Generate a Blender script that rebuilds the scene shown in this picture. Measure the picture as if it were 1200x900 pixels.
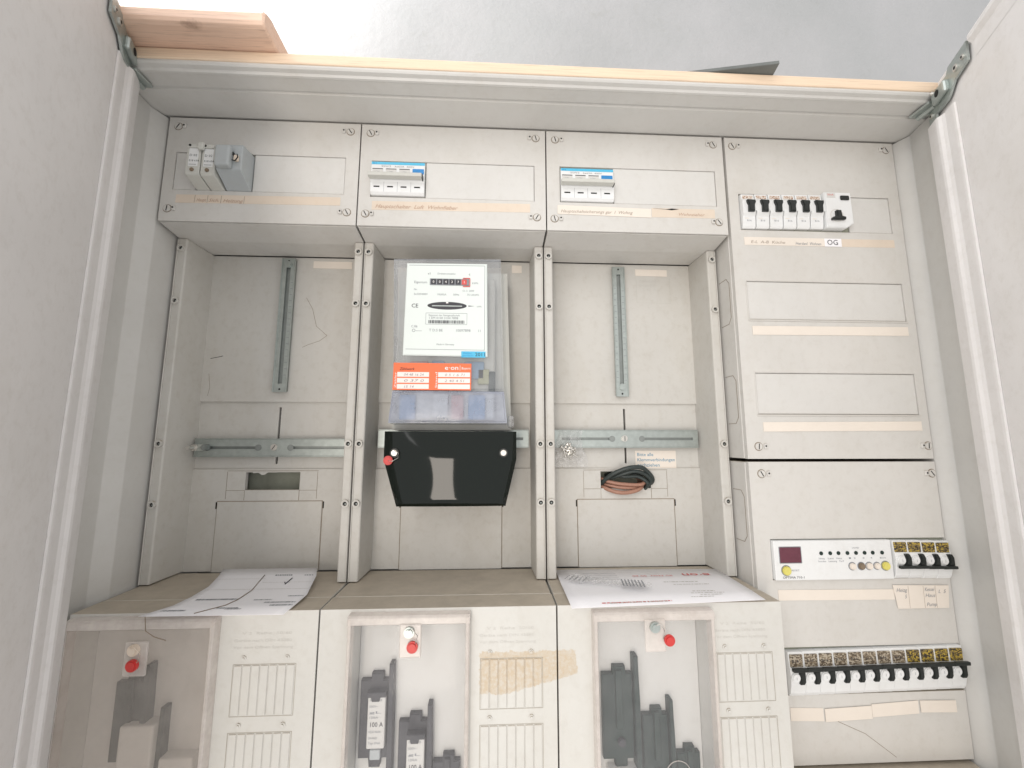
import bpy, bmesh, math, random
from mathutils import Vector, Matrix
random.seed(7)
for o in list(bpy.data.objects): bpy.data.objects.remove(o)
SC = bpy.context.scene
COL = SC.collection
R = math.radians
MM = 0.001

# ------------------------------------------------------------------ camera
cd = bpy.data.cameras.new('camera'); cam = bpy.data.objects.new('camera', cd); COL.objects.link(cam)
cd.sensor_width = 36.0; cd.lens = 36.0*492.2/1200; cd.clip_start = 0.01; cd.clip_end = 50
def cam_axes(a, b, c):
    right = Vector((math.cos(a), -math.sin(a), 0)); f0 = Vector((math.sin(a), math.cos(a), 0)); up0 = Vector((0,0,1))
    f = f0*math.cos(b)+up0*math.sin(b); u = up0*math.cos(b)-f0*math.sin(b)
    return right*math.cos(c)+u*math.sin(c), u*math.cos(c)-right*math.sin(c), f
r_, u_, f_ = cam_axes(0.0492, 0.1370, 0.0007)
m = Matrix((r_, u_, -f_)).transposed().to_4x4(); m.translation = Vector((0.428, -0.5241, -0.4265))
cam.matrix_world = m
SC.camera = cam

# ------------------------------------------------------------------ light
w = bpy.data.worlds.new('World'); SC.world = w; w.use_nodes = True
bg = w.node_tree.nodes['Background']; bg.inputs[0].default_value = (0.975, 0.965, 0.96, 1); bg.inputs[1].default_value = 0.97
def area(name, loc, target, sx, sy, power, col):
    l = bpy.data.lights.new(name, 'AREA'); l.shape = 'RECTANGLE'; l.size = sx; l.size_y = sy; l.energy = power; l.color = col
    o = bpy.data.objects.new(name, l); COL.objects.link(o); o.location = loc
    o.rotation_euler = (Vector(target)-Vector(loc)).to_track_quat('-Z', 'Y').to_euler()
    return o
area('window_light', (-0.45, -1.7, 0.5), (0.6, 0, -0.4), 1.0, 1.4, 12, (1.0, 0.985, 0.975))
area('cover_reflection_light', (0.10, -1.9, -0.92), (0.36, 0, -0.47), 0.30, 1.35, 12, (1.0, 0.90, 0.80))  # added lamp, shaped to give the terminal cover its pale reflected strip
area('wall_glow_light', (-0.20, -0.08, 0.60), (0.08, 0.19, 0.28), 0.35, 0.25, 5.0, (1.0, 0.99, 0.98))  # unseen lamp added to blow out the wall at upper left
SC.view_settings.view_transform = 'Standard'; SC.view_settings.look = 'None'
SC.view_settings.exposure = 0.17; SC.view_settings.gamma = 1.0
SC.cycles.max_bounces = 10; SC.cycles.transparent_max_bounces = 16

# ------------------------------------------------------------------ materials
def newmat(name):
    mt = bpy.data.materials.new(name); mt.use_nodes = True
    nt = mt.node_tree; return mt, nt, nt.nodes, nt.links, nt.nodes['Principled BSDF']
def ramp(nodes, stops):
    r = nodes.new('ShaderNodeValToRGB'); e = r.color_ramp.elements
    e[0].position, e[0].color = stops[0]; e[1].position, e[1].color = stops[1]
    for p, c in stops[2:]:
        n = e.new(p); n.color = c
    return r
def mixc(nodes, links, fac, a, b, mode='MIX'):
    mx = nodes.new('ShaderNodeMix'); mx.data_type = 'RGBA'; mx.blend_type = mode
    for i, v in ((0, fac), (6, a), (7, b)):
        if isinstance(v, bpy.types.NodeSocket): links.new(v, mx.inputs[i])
        elif i == 0: mx.inputs[0].default_value = v
        else: mx.inputs[i].default_value = (*v[:3], 1)
    return mx.outputs[2]
def noise(nodes, links, pos, scale, detail=4, rough=.55, stretch=None):
    n = nodes.new('ShaderNodeTexNoise'); n.inputs['Scale'].default_value = scale
    n.inputs['Detail'].default_value = detail; n.inputs['Roughness'].default_value = rough
    if stretch:
        mp = nodes.new('ShaderNodeMapping'); mp.inputs['Scale'].default_value = stretch
        links.new(pos, mp.inputs[0]); pos = mp.outputs[0]
    links.new(pos, n.inputs['Vector']); return n.outputs['Fac']
def plastic(name, col, rough=.45, dirt=(0.30, 0.25, 0.18), amount=.35, dust=None, bump=.15, grain=2500, spec=.4):
    """aged moulded plastic / painted sheet: blotches, fine scuffs, optional settled dust on upward faces"""
    mt, nt, N, L, P = newmat(name)
    pos = N.new('ShaderNodeNewGeometry').outputs['Position']
    big = noise(N, L, pos, 9, 5, .6); fine = noise(N, L, pos, 90, 6, .7); spk = noise(N, L, pos, 700, 3, .6)
    var = tuple(c*.90 for c in col)
    c0 = mixc(N, L, big, var, tuple(min(1, c*1.06) for c in col))
    st = noise(N, L, pos, 4.5, 7, .72, (1.6, 1, .8)); rs = ramp(N, [(.50, (0,0,0,1)), (.74, (1,1,1,1))]); L.new(st, rs.inputs[0])
    ms = N.new('ShaderNodeMath'); ms.operation = 'MULTIPLY'; ms.inputs[1].default_value = min(1, amount*1.25); L.new(rs.outputs[0], ms.inputs[0])
    c0 = mixc(N, L, ms.outputs[0], c0, (.43,.39,.32))
    r1 = ramp(N, [(.50, (0,0,0,1)), (.86, (1,1,1,1))]); L.new(fine, r1.inputs[0])
    mt1 = N.new('ShaderNodeMath'); mt1.operation = 'MULTIPLY'; mt1.inputs[1].default_value = amount; L.new(r1.outputs[0], mt1.inputs[0])
    c1 = mixc(N, L, mt1.outputs[0], c0, dirt)
    r2 = ramp(N, [(.70, (0,0,0,1)), (.80, (1,1,1,1))]); L.new(spk, r2.inputs[0])
    m2 = N.new('ShaderNodeMath'); m2.operation = 'MULTIPLY'; m2.inputs[1].default_value = amount*.8; L.new(r2.outputs[0], m2.inputs[0])
    c2 = mixc(N, L, m2.outputs[0], c1, dirt)
    if dust:
        nz = N.new('ShaderNodeSeparateXYZ'); L.new(N.new('ShaderNodeNewGeometry').outputs['True Normal'], nz.inputs[0])
        r3 = ramp(N, [(.45, (0,0,0,1)), (.9, (1,1,1,1))]); L.new(nz.outputs[2], r3.inputs[0])
        dn = noise(N, L, pos, 40, 6, .7)
        dc = mixc(N, L, dn, tuple(c*.72 for c in dust), tuple(c*1.25 for c in dust))
        c2 = mixc(N, L, r3.outputs[0], c2, dc)
    L.new(c2, P.inputs['Base Color'])
    rr = N.new('ShaderNodeMapRange'); rr.inputs[3].default_value = max(.05, rough-.1); rr.inputs[4].default_value = min(1, rough+.18)
    L.new(fine, rr.inputs[0]); L.new(rr.outputs[0], P.inputs['Roughness'])
    P.inputs['Specular IOR Level'].default_value = spec
    b = N.new('ShaderNodeBump'); b.inputs['Strength'].default_value = bump; b.inputs['Distance'].default_value = .0004
    g = noise(N, L, pos, grain/4, 3, .6); L.new(g, b.inputs['Height']); L.new(b.outputs[0], P.inputs['Normal'])
    return mt
def plain(name, col, rough=.5, metal=0, spec=.4, var=.12, scale=300, emit=None, coat=0):
    mt, nt, N, L, P = newmat(name)
    pos = N.new('ShaderNodeNewGeometry').outputs['Position']
    n = noise(N, L, pos, scale, 4, .6)
    c = mixc(N, L, n, tuple(x*(1-var) for x in col), tuple(min(1, x*(1+var)) for x in col))
    L.new(c, P.inputs['Base Color']); P.inputs['Roughness'].default_value = rough; P.inputs['Metallic'].default_value = metal
    P.inputs['Specular IOR Level'].default_value = spec; P.inputs['Coat Weight'].default_value = coat
    return mt
def clear(name, tint, alpha, rough=.08, white=0.0, wcol=(.8,.8,.8), var=.5, scale=35):
    """thin clear plastic: see-through, glossy, with a dusty white film of strength `white`"""
    mt, nt, N, L, P = newmat(name)
    out = N['Material Output']
    tr = N.new('ShaderNodeBsdfTransparent'); tr.inputs[0].default_value = (*tint, 1)
    P.inputs['Base Color'].default_value = (*wcol, 1); P.inputs['Roughness'].default_value = rough
    pos = N.new('ShaderNodeNewGeometry').outputs['Position']
    n = noise(N, L, pos, scale, 5, .65)
    mr = N.new('ShaderNodeMapRange'); mr.inputs[1].default_value = .3; mr.inputs[2].default_value = .75
    mr.inputs[3].default_value = max(0, alpha-var*alpha); mr.inputs[4].default_value = min(1, alpha+var*alpha)
    L.new(n, mr.inputs[0])
    lw = N.new('ShaderNodeLayerWeight'); lw.inputs[0].default_value = .5      # facing: same on both sides of the film
    pw = N.new('ShaderNodeMath'); pw.operation = 'POWER'; pw.inputs[1].default_value = 4; L.new(lw.outputs['Facing'], pw.inputs[0])
    fr = N.new('ShaderNodeMath'); fr.operation = 'MULTIPLY_ADD'; fr.inputs[1].default_value = .7; fr.inputs[2].default_value = .03; L.new(pw.outputs[0], fr.inputs[0])
    ad = N.new('ShaderNodeMath'); ad.operation = 'ADD'; ad.use_clamp = True; L.new(mr.outputs[0], ad.inputs[0]); L.new(fr.outputs[0], ad.inputs[1])
    mx = N.new('ShaderNodeMixShader'); L.new(ad.outputs[0], mx.inputs[0]); L.new(tr.outputs[0], mx.inputs[1]); L.new(P.outputs[0], mx.inputs[2])
    L.new(mx.outputs[0], out.inputs[0])
    return mt
M = {}
M['cover'] = plastic('aged_cover_plastic', (.615,.60,.57), .5, amount=.20, dust=(.47,.41,.33))
M['plate'] = plastic('aged_plate_plastic', (.565,.55,.515), .55, amount=.28, dust=(.44,.38,.30))
M['fusebox'] = plastic('aged_fuse_box_plastic', (.60,.59,.555), .5, amount=.18, dust=(.45,.395,.32))
M['steel'] = plastic('painted_cabinet_steel', (.60,.59,.565), .38, amount=.14, bump=.10, dust=(.45,.40,.33))
M['door'] = plastic('painted_door_steel', (.74,.72,.71), .42, amount=.20, bump=.10)
M['blank'] = plastic('blank_strip_plastic', (.635,.625,.60), .45, amount=.14)
M['white'] = plastic('white_device_plastic', (.76,.77,.77), .4, amount=.12, bump=.05)
M['greyplastic'] = plastic('grey_device_plastic', (.42,.45,.46), .4, amount=.18, bump=.05)
M['lightgrey'] = plastic('light_grey_device_plastic', (.56,.56,.52), .45, amount=.18, bump=.05)
M['black'] = plain('black_toggle_plastic', (.018,.021,.02), .35)
M['darkgreen'] = plain('dark_green_fuse_plastic', (.016,.032,.027), .5, var=.35, scale=60)
M['darkgrey'] = plain('charcoal_fuse_plastic', (.045,.045,.052), .5, var=.3, scale=60)
M['hole'] = plain('dark_hole', (.012,.012,.011), .9)
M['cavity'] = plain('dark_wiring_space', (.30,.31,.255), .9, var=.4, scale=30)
M['zinc'] = plain('galvanised_steel', (.43,.47,.45), .38, metal=.75, var=.22, scale=120)
M['zinc_dark'] = plain('galvanised_channel', (.27,.29,.28), .5, metal=.6, var=.2, scale=120)
M['screw'] = plain('bright_screw', (.62,.60,.56), .3, metal=.8, var=.2)
M['blue'] = plain('blue_print', (.03,.23,.55), .4)
M['cyan'] = plain('cyan_print', (.09,.47,.70), .4)
M['red'] = plain('red_seal_plastic', (.55,.05,.045), .35, var=.3, scale=500)
M['orange'] = plain('orange_sticker_print', (.83,.17,.065), .5, var=.04)
M['pinkwhite'] = plain('sticker_field_print', (.86,.76,.72), .5, var=.03)
M['ink'] = plain('black_print_ink', (.03,.03,.04), .6)
M['greyink'] = plain('grey_print_ink', (.25,.26,.28), .6)
M['pencil'] = plain('faded_pencil', (.33,.27,.22), .8)
M['brownpencil'] = plain('brown_handwriting', (.46,.31,.23), .8)
M['blueink'] = plain('blue_print_ink', (.08,.25,.38), .6)
M['redink'] = plain('red_print_ink', (.62,.10,.09), .6)
M['whiteink'] = plain('white_print_ink', (.85,.82,.80), .5, var=.02)
M['paper'] = plain('white_paper', (.83,.82,.84), .75, spec=.2, var=.02, scale=50)
M['cream'] = plastic('cream_paper_label', (.77,.705,.63), .75, amount=.06, bump=.1, spec=.15, dirt=(.5,.38,.26))
M['tan'] = plastic('yellowed_masking_tape', (.70,.605,.505), .7, amount=.18, bump=.1, spec=.2, dirt=(.55,.33,.2))
M['yellow'] = plain('yellow_button_plastic', (.66,.60,.16), .4)
M['display'] = plain('dark_red_display', (.14,.045,.065), .15, var=.25, scale=80)
M['face'] = plain('meter_face_white', (.70,.75,.725), .35, var=.02)
M['brownwire'] = plain('brown_wire', (.36,.19,.135), .45, var=.2)
M['blackwire'] = plain('black_wire', (.035,.045,.043), .4, var=.2)
M['groove'] = plain('grimy_groove', (.36,.33,.28), .9)
M['inner_blue'] = plain('faded_blue_part', (.20,.30,.42), .6)
M['inner_yellow'] = plain('faded_yellow_part', (.36,.36,.22), .6)
M['inner_red'] = plain('faded_red_part', (.50,.30,.27), .6)
M['board'] = plain('shade_darkened_board', (.15,.16,.155), .7, var=.3, scale=40)  # grey darkened so the colour carries the shade on the underside
M['seam'] = plain('fine_scratch_brown', (.22,.17,.12), .9)
M['clearbox'] = clear('clear_window_plastic', (.99,.99,.99), .03, .06, wcol=(.80,.79,.80))
M['foggy'] = clear('dusty_window_plastic', (.98,.96,.94), .14, .2, wcol=(.76,.71,.67), var=.35)
M['rim'] = clear('clear_rim_plastic', (.95,.93,.91), .45, .2, wcol=(.78,.73,.69), var=.3)
M['metercase'] = clear('clear_meter_plastic', (.93,.94,.95), .24, .1, wcol=(.56,.575,.60), var=.3)
M['bag'] = clear('thin_polybag', (.93,.93,.93), .22, .15, wcol=(.8,.8,.8), var=.9, scale=160)
def gloss_black():
    mt, nt, N, L, P = newmat('glossy_black_bakelite')
    P.inputs['Base Color'].default_value = (.003,.006,.004,1); P.inputs['Roughness'].default_value = .045
    P.inputs['Specular IOR Level'].default_value = .32
    b = N.new('ShaderNodeBump'); b.inputs['Strength'].default_value = .25; b.inputs['Distance'].default_value = .0008
    pos = N.new('ShaderNodeNewGeometry').outputs['Position']
    L.new(noise(N, L, pos, 22, 1), b.inputs['Height']); L.new(b.outputs[0], P.inputs['Normal'])
    return mt
M['gloss'] = gloss_black()
def speckle(name, base, c2, c3, scale=900):
    mt, nt, N, L, P = newmat(name)
    pos = N.new('ShaderNodeNewGeometry').outputs['Position']
    mp = N.new('ShaderNodeMapping'); mp.inputs['Scale'].default_value = (1, 1, 1.6); L.new(pos, mp.inputs[0])
    v = N.new('ShaderNodeTexVoronoi'); v.inputs['Scale'].default_value = scale; L.new(mp.outputs[0], v.inputs['Vector'])
    sp = N.new('ShaderNodeSeparateColor'); L.new(v.outputs['Color'], sp.inputs[0])
    r = ramp(N, [(0, (*base,1)), (.38, (*c2,1)), (.72, (*c3,1))]); r.color_ramp.interpolation = 'CONSTANT'
    L.new(sp.outputs[0], r.inputs[0]); L.new(r.outputs[0], P.inputs['Base Color']); P.inputs['Roughness'].default_value = .45
    return mt
M['plategold'] = speckle('gold_rating_print', (.05,.035,.02), (.42,.30,.05), (.20,.15,.06), 560)
M['platebrown'] = speckle('brown_rating_print', (.10,.075,.05), (.42,.37,.29), (.24,.19,.13), 560)
M['brownprint'] = speckle('faded_brown_print', (.62,.52,.44), (.34,.19,.12), (.66,.62,.57), 800)
M['barcode'] = speckle('barcode_print', (.05,.05,.05), (.75,.77,.75), (.2,.2,.2), 1100)
def wood(name, c1, c2, scale=(3, 60, 60), knot=True):
    mt, nt, N, L, P = newmat(name)
    pos = N.new('ShaderNodeNewGeometry').outputs['Position']
    n1 = noise(N, L, pos, 3, 6, .6, scale); n2 = noise(N, L, pos, 9, 5, .6, scale)
    c = mixc(N, L, n1, c1, c2); d = tuple(x*.62 for x in c2)
    rr = ramp(N, [(.52, (0,0,0,1)), (.72, (.6,.6,.6,1))]); L.new(n2, rr.inputs[0])
    c = mixc(N, L, rr.outputs[0], c, d)
    if knot:
        vm = N.new('ShaderNodeVectorMath'); vm.operation = 'SUBTRACT'; vm.inputs[1].default_value = (.098, -.108, .020); L.new(pos, vm.inputs[0])
        mp = N.new('ShaderNodeMapping'); mp.inputs['Scale'].default_value = (45, 75, 75); L.new(vm.outputs[0], mp.inputs[0])
        wv = noise(N, L, pos, 120, 3, .6)
        ln = N.new('ShaderNodeVectorMath'); ln.operation = 'LENGTH'; L.new(mp.outputs[0], ln.inputs[0])
        ad = N.new('ShaderNodeMath'); ad.operation = 'MULTIPLY_ADD'; ad.inputs[1].default_value = .8; L.new(wv, ad.inputs[0]); L.new(ln.outputs['Value'], ad.inputs[2])
        r2 = ramp(N, [(.40, (1,1,1,1)), (1.0, (0,0,0,1))]); L.new(ad.outputs[0], r2.inputs[0])
        c = mixc(N, L, r2.outputs[0], c, (.20,.10,.06))
    L.new(c, P.inputs['Base Color']); P.inputs['Roughness'].default_value = .55
    b = N.new('ShaderNodeBump'); b.inputs['Strength'].default_value = .3; b.inputs['Distance'].default_value = .0006
    L.new(n2, b.inputs['Height']); L.new(b.outputs[0], P.inputs['Normal'])
    return mt
M['beam'] = wood('planed_red_pine', (.80,.60,.47), (.70,.46,.34))
M['batten'] = wood('pale_spruce', (.80,.64,.48), (.72,.55,.40), (2, 90, 90), False)
def plaster():
    mt, nt, N, L, P = newmat('rough_white_plaster')
    pos = N.new('ShaderNodeNewGeometry').outputs['Position']
    c = mixc(N, L, noise(N, L, pos, 5, 5, .6), (.33,.345,.345), (.46,.455,.465))
    r = ramp(N, [(.60, (0,0,0,1)), (.82, (.5,.5,.5,1))]); L.new(noise(N, L, pos, 14, 7, .7), r.inputs[0])
    c = mixc(N, L, r.outputs[0], c, (.27,.275,.24)); L.new(c, P.inputs['Base Color']); P.inputs['Roughness'].default_value = .8
    b = N.new('ShaderNodeBump'); b.inputs['Strength'].default_value = .55; b.inputs['Distance'].default_value = .0035
    n1 = noise(N, L, pos, 55, 7, .68); L.new(n1, b.inputs['Height']); L.new(b.outputs[0], P.inputs['Normal'])
    return mt
M['plaster'] = plaster()
def stained():
    """fuse box face with the brown remains of a torn-off adhesive label"""
    mt = plastic('fuse_box_with_glue_stain', (.60,.59,.555), .5, amount=.18, dust=(.45,.395,.32))
    nt = mt.node_tree; N, L = nt.nodes, nt.links; P = N['Principled BSDF']
    src = P.inputs['Base Color'].links[0].from_socket
    pos = N.new('ShaderNodeNewGeometry').outputs['Position']; sp = N.new('ShaderNodeSeparateXYZ'); L.new(pos, sp.inputs[0])
    def math_(op, a, b, c=None, clamp=False):
        n = N.new('ShaderNodeMath'); n.operation = op; n.use_clamp = clamp
        for i, v in enumerate((a, b, c)):
            if v is None: continue
            if isinstance(v, bpy.types.NodeSocket): L.new(v, n.inputs[i])
            else: n.inputs[i].default_value = v
        return n.outputs[0]
    nz = noise(N, L, pos, 110, 5, .7); nzo = math_('MULTIPLY_ADD', nz, .012, -.006)
    x = math_('ADD', sp.outputs[0], nzo); z = math_('ADD', sp.outputs[2], nzo)
    step = lambda v: math_('MULTIPLY', v, 900, clamp=True)
    x0 = step(math_('SUBTRACT', x, .4175)); x1 = step(math_('SUBTRACT', .521, x))
    top = step(math_('SUBTRACT', -.6455, z))
    # lower edge rises to the right
    lo = step(math_('SUBTRACT', z, math_('MULTIPLY_ADD', math_('MAXIMUM', math_('SUBTRACT', x, .445), 0), .22, -.687)))
    f = math_('MULTIPLY', math_('MULTIPLY', x0, x1), math_('MULTIPLY', top, lo))
    n2 = noise(N, L, pos, 260, 5, .75); rr = ramp(N, [(.35, (.35,.35,.35,1)), (.6, (1,1,1,1))]); L.new(n2, rr.inputs[0])
    f = math_('MULTIPLY', f, rr.outputs[0]); f = math_('MULTIPLY', f, .8)
    c = mixc(N, L, f, src, (.50,.39,.255)); L.new(c, P.inputs['Base Color'])
    return mt
M['stained'] = stained()

# ------------------------------------------------------------------ mesh helpers (all lengths in millimetres, world axes)
def NB(): return bmesh.new()
def box(bm, x0, x1, y0, y1, z0, z1, bev=0, seg=1):
    if x1 < x0: x0, x1 = x1, x0
    if y1 < y0: y0, y1 = y1, y0
    if z1 < z0: z0, z1 = z1, z0
    vs = [bm.verts.new((x, y, z)) for x in (x0, x1) for y in (y0, y1) for z in (z0, z1)]
    idx = [(0,1,3,2), (4,6,7,5), (0,4,5,1), (2,3,7,6), (0,2,6,4), (1,5,7,3)]
    fs = [bm.faces.new([vs[i] for i in q]) for q in idx]
    if bev:
        es = list({e for f in fs for e in f.edges})
        bmesh.ops.bevel(bm, geom=es, offset=bev, segments=seg, affect='EDGES', profile=.5)
    return bm
def B(x0, x1, y0, y1, z0, z1, bev=0, seg=1): return box(NB(), x0, x1, y0, y1, z0, z1, bev, seg)
def extr_x(bm, prof, x0, x1, bev=0):
    """profile of (y,z) points swept along x"""
    a = [bm.verts.new((x0, y, z)) for y, z in prof]; b = [bm.verts.new((x1, y, z)) for y, z in prof]
    n = len(prof); fs = [bm.faces.new((a[i], a[(i+1) % n], b[(i+1) % n], b[i])) for i in range(n)]
    fs += [bm.faces.new(a[::-1]), bm.faces.new(b)]
    if bev: bmesh.ops.bevel(bm, geom=list({e for f in fs for e in f.edges}), offset=bev, segments=1, affect='EDGES')
    return bm
def extr_z(bm, prof, z0, z1, bev=0):
    a = [bm.verts.new((x, y, z0)) for x, y in prof]; b = [bm.verts.new((x, y, z1)) for x, y in prof]
    n = len(prof); fs = [bm.faces.new((a[i], a[(i+1) % n], b[(i+1) % n], b[i])) for i in range(n)]
    fs += [bm.faces.new(a[::-1]), bm.faces.new(b)]
    if bev: bmesh.ops.bevel(bm, geom=list({e for f in fs for e in f.edges}), offset=bev, segments=1, affect='EDGES')
    return bm
def extr_y(bm, prof, y0, y1, bev=0):
    """outline of (x,z) points given depth y0..y1"""
    a = [bm.verts.new((x, y0, z)) for x, z in prof]; b = [bm.verts.new((x, y1, z)) for x, z in prof]
    n = len(prof); fs = [bm.faces.new((a[i], a[(i+1) % n], b[(i+1) % n], b[i])) for i in range(n)]
    fs += [bm.faces.new(a[::-1]), bm.faces.new(b)]
    if bev:
        bmesh.ops.recalc_face_normals(bm, faces=bm.faces)
        bmesh.ops.bevel(bm, geom=[e for e in fs[-2].edges], offset=bev, segments=2, affect='EDGES')
    return bm
def sheet(bm, pts, closed=False):
    pass
def holed(bm, x0, x1, z0, z1, holes, yf, yb):
    """rectangular plate in the xz plane, front at yf, back at yb, with rectangular holes (x0,x1,z0,z1)"""
    xs = sorted({x0, x1, *[h[0] for h in holes], *[h[1] for h in holes]}); zs = sorted({z0, z1, *[h[2] for h in holes], *[h[3] for h in holes]})
    def solid(i, j):
        if i < 0 or j < 0 or i >= len(xs)-1 or j >= len(zs)-1: return False
        cx = (xs[i]+xs[i+1])/2; cz = (zs[j]+zs[j+1])/2
        return not any(h[0] < cx < h[1] and h[2] < cz < h[3] for h in holes)
    vc = {}
    def V(i, j, k):
        if (i, j, k) not in vc: vc[(i, j, k)] = bm.verts.new((xs[i], (yf, yb)[k], zs[j]))
        return vc[(i, j, k)]
    for i in range(len(xs)-1):
        for j in range(len(zs)-1):
            if not solid(i, j): continue
            bm.faces.new((V(i,j,0), V(i+1,j,0), V(i+1,j+1,0), V(i,j+1,0))); bm.faces.new((V(i,j+1,1), V(i+1,j+1,1), V(i+1,j,1), V(i,j,1)))
            if not solid(i-1, j): bm.faces.new((V(i,j,0), V(i,j+1,0), V(i,j+1,1), V(i,j,1)))
            if not solid(i+1, j): bm.faces.new((V(i+1,j,1), V(i+1,j+1,1), V(i+1,j+1,0), V(i+1,j,0)))
            if not solid(i, j-1): bm.faces.new((V(i,j,1), V(i+1,j,1), V(i+1,j,0), V(i,j,0)))
            if not solid(i, j+1): bm.faces.new((V(i,j+1,0), V(i+1,j+1,0), V(i+1,j+1,1), V(i,j+1,1)))
    return bm
def disc(bm, cx, cz, r, y0, y1, n=20, bev=0, r2=None):
    """short cylinder with its axis along y; front at y0"""
    a = [bm.verts.new((cx+r*math.cos(2*math.pi*i/n), y0, cz+r*math.sin(2*math.pi*i/n))) for i in range(n)]
    rr = r2 or r
    b = [bm.verts.new((cx+rr*math.cos(2*math.pi*i/n), y1, cz+rr*math.sin(2*math.pi*i/n))) for i in range(n)]
    for i in range(n): bm.faces.new((a[i], b[i], b[(i+1) % n], a[(i+1) % n]))
    f = bm.faces.new(a); bm.faces.new(b[::-1])
    if bev: bmesh.ops.bevel(bm, geom=list(f.edges), offset=bev, segments=2, affect='EDGES')
    return bm
def ring(bm, cx, cz, r0, r1, y0, y1, n=20):
    L_ = [[bm.verts.new((cx+r*math.cos(2*math.pi*i/n), y, cz+r*math.sin(2*math.pi*i/n))) for i in range(n)] for r, y in ((r0, y1), (r0, y0), (r1, y0), (r1, y1))]
    for k in range(3):
        for i in range(n): bm.faces.new((L_[k][i], L_[k][(i+1) % n], L_[k+1][(i+1) % n], L_[k+1][i]))
    return bm
def tube(bm, pts, r, n=8):
    P = [Vector(p) for p in pts]; rings = []
    ref = Vector((0, 0, 1))
    for i, p in enumerate(P):
        t = (P[min(i+1, len(P)-1)]-P[max(i-1, 0)]).normalized()
        s = t.cross(ref)
        if s.length < .1: s = t.cross(Vector((0, 1, 0)))
        s.normalize(); q = t.cross(s).normalized()
        rings.append([bm.verts.new(p+s*r*math.cos(2*math.pi*k/n)+q*r*math.sin(2*math.pi*k/n)) for k in range(n)])
    for a, b in zip(rings, rings[1:]):
        for k in range(n): bm.faces.new((a[k], a[(k+1) % n], b[(k+1) % n], b[k]))
    bm.faces.new(rings[0][::-1]); bm.faces.new(rings[-1])
    return bm
def wloc(o):
    v = Vector((0, 0, 0))
    while o: v += o.location; o = o.parent
    return v
def mesh_of(name, bm, mat, origin=(0,0,0), smooth=False, matrix=None):
    if matrix is not None: bmesh.ops.transform(bm, matrix=matrix, verts=bm.verts)
    bmesh.ops.recalc_face_normals(bm, faces=bm.faces)
    me = bpy.data.meshes.new(name)
    for v in bm.verts: v.co = v.co*MM - Vector(origin)
    bm.to_mesh(me); bm.free(); me.materials.append(mat)
    if smooth:
        for p in me.polygons: p.use_smooth = True
    return me
def part(name, bm, mat, parent, smooth=False, label=None, matrix=None, kind=None):
    me = mesh_of(name, bm, M[mat], wloc(parent), smooth, matrix)
    o = bpy.data.objects.new(name, me); COL.objects.link(o); o.parent = parent
    if label: o['label'] = label
    if kind: o['kind'] = kind
    return o
def thing(name, loc_mm, label, cat, group=None):
    o = bpy.data.objects.new(name, None); COL.objects.link(o); o.empty_display_size = .02
    o.location = Vector(loc_mm)*MM; o['label'] = label; o['category'] = cat
    if group: o['group'] = group
    return o
def solo(name, bm, mat, loc, label, cat, group=None, smooth=False, kind=None):
    loc = Vector(loc)*MM; me = mesh_of(name, bm, M[mat], loc, smooth)
    o = bpy.data.objects.new(name, me); COL.objects.link(o); o.location = loc
    if kind: o['kind'] = kind
    if label: o['label'] = label
    if cat: o['category'] = cat
    if group: o['group'] = group
    return o
def dup(root, dloc_mm, label):
    """copy of a thing with its parts and sub-parts, mesh data shared"""
    r = root.copy(); COL.objects.link(r); r.location = root.location + Vector(dloc_mm)*MM; r['label'] = label
    for ch in list(root.children):
        c = ch.copy(); COL.objects.link(c); c.parent = r
        for g in list(ch.children):
            d = g.copy(); COL.objects.link(d); d.parent = c
    return r
def dup_part(o, d, parent=None):
    c = o.copy(); COL.objects.link(c); c.parent = parent or o.parent; c.location = o.location + Vector(d)*MM
    for g in list(o.children):
        e = g.copy(); COL.objects.link(e); e.parent = c
    return c
def text(s, x, y, z, h, mat, parent, name='printed_text', width=None, shear=0, align='LEFT', rot=None, bold=0, flipped=False):
    """lettering as flat geometry on a front face (rot: extra matrix); h is the capital height"""
    cu = bpy.data.curves.new('t', 'FONT'); cu.body = s; cu.size = h/.7; cu.shear = shear; cu.offset = bold; cu.resolution_u = 2
    cu.align_x = align
    t = bpy.data.objects.new('t', cu); COL.objects.link(t)
    bpy.context.view_layer.update()
    me = bpy.data.meshes.new_from_object(t); bpy.data.objects.remove(t); bpy.data.curves.remove(cu)
    bm = bmesh.new(); bm.from_mesh(me); bpy.data.meshes.remove(me)
    if width and bm.verts:
        xs = [v.co.x for v in bm.verts]; k = width/max(1e-6, max(xs)-min(xs))
        for v in bm.verts: v.co.x *= k
    if rot is None:
        mt = Matrix.Translation((x, y, z)) @ Matrix.Rotation(R(90), 4, 'X')
    else: mt = Matrix.Translation((x, y, z)) @ rot
    bmesh.ops.transform(bm, matrix=mt, verts=bm.verts)
    return part(name, bm, mat, parent)
def crease(bm, pts, y, wdt=.5, d=.3):
    """thin raised/engraved line strips on a front face"""
    for (xa, za), (xb, zb) in zip(pts, pts[1:]):
        dx, dz = xb-xa, zb-za; l = math.hypot(dx, dz) or 1; nx, nz = -dz/l*wdt/2, dx/l*wdt/2
        q = [(xa+nx, za+nz), (xb+nx, zb+nz), (xb-nx, zb-nz), (xa-nx, za-nz)]
        extr_y(bm, q, y-d, y+.2)
    return bm

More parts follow.
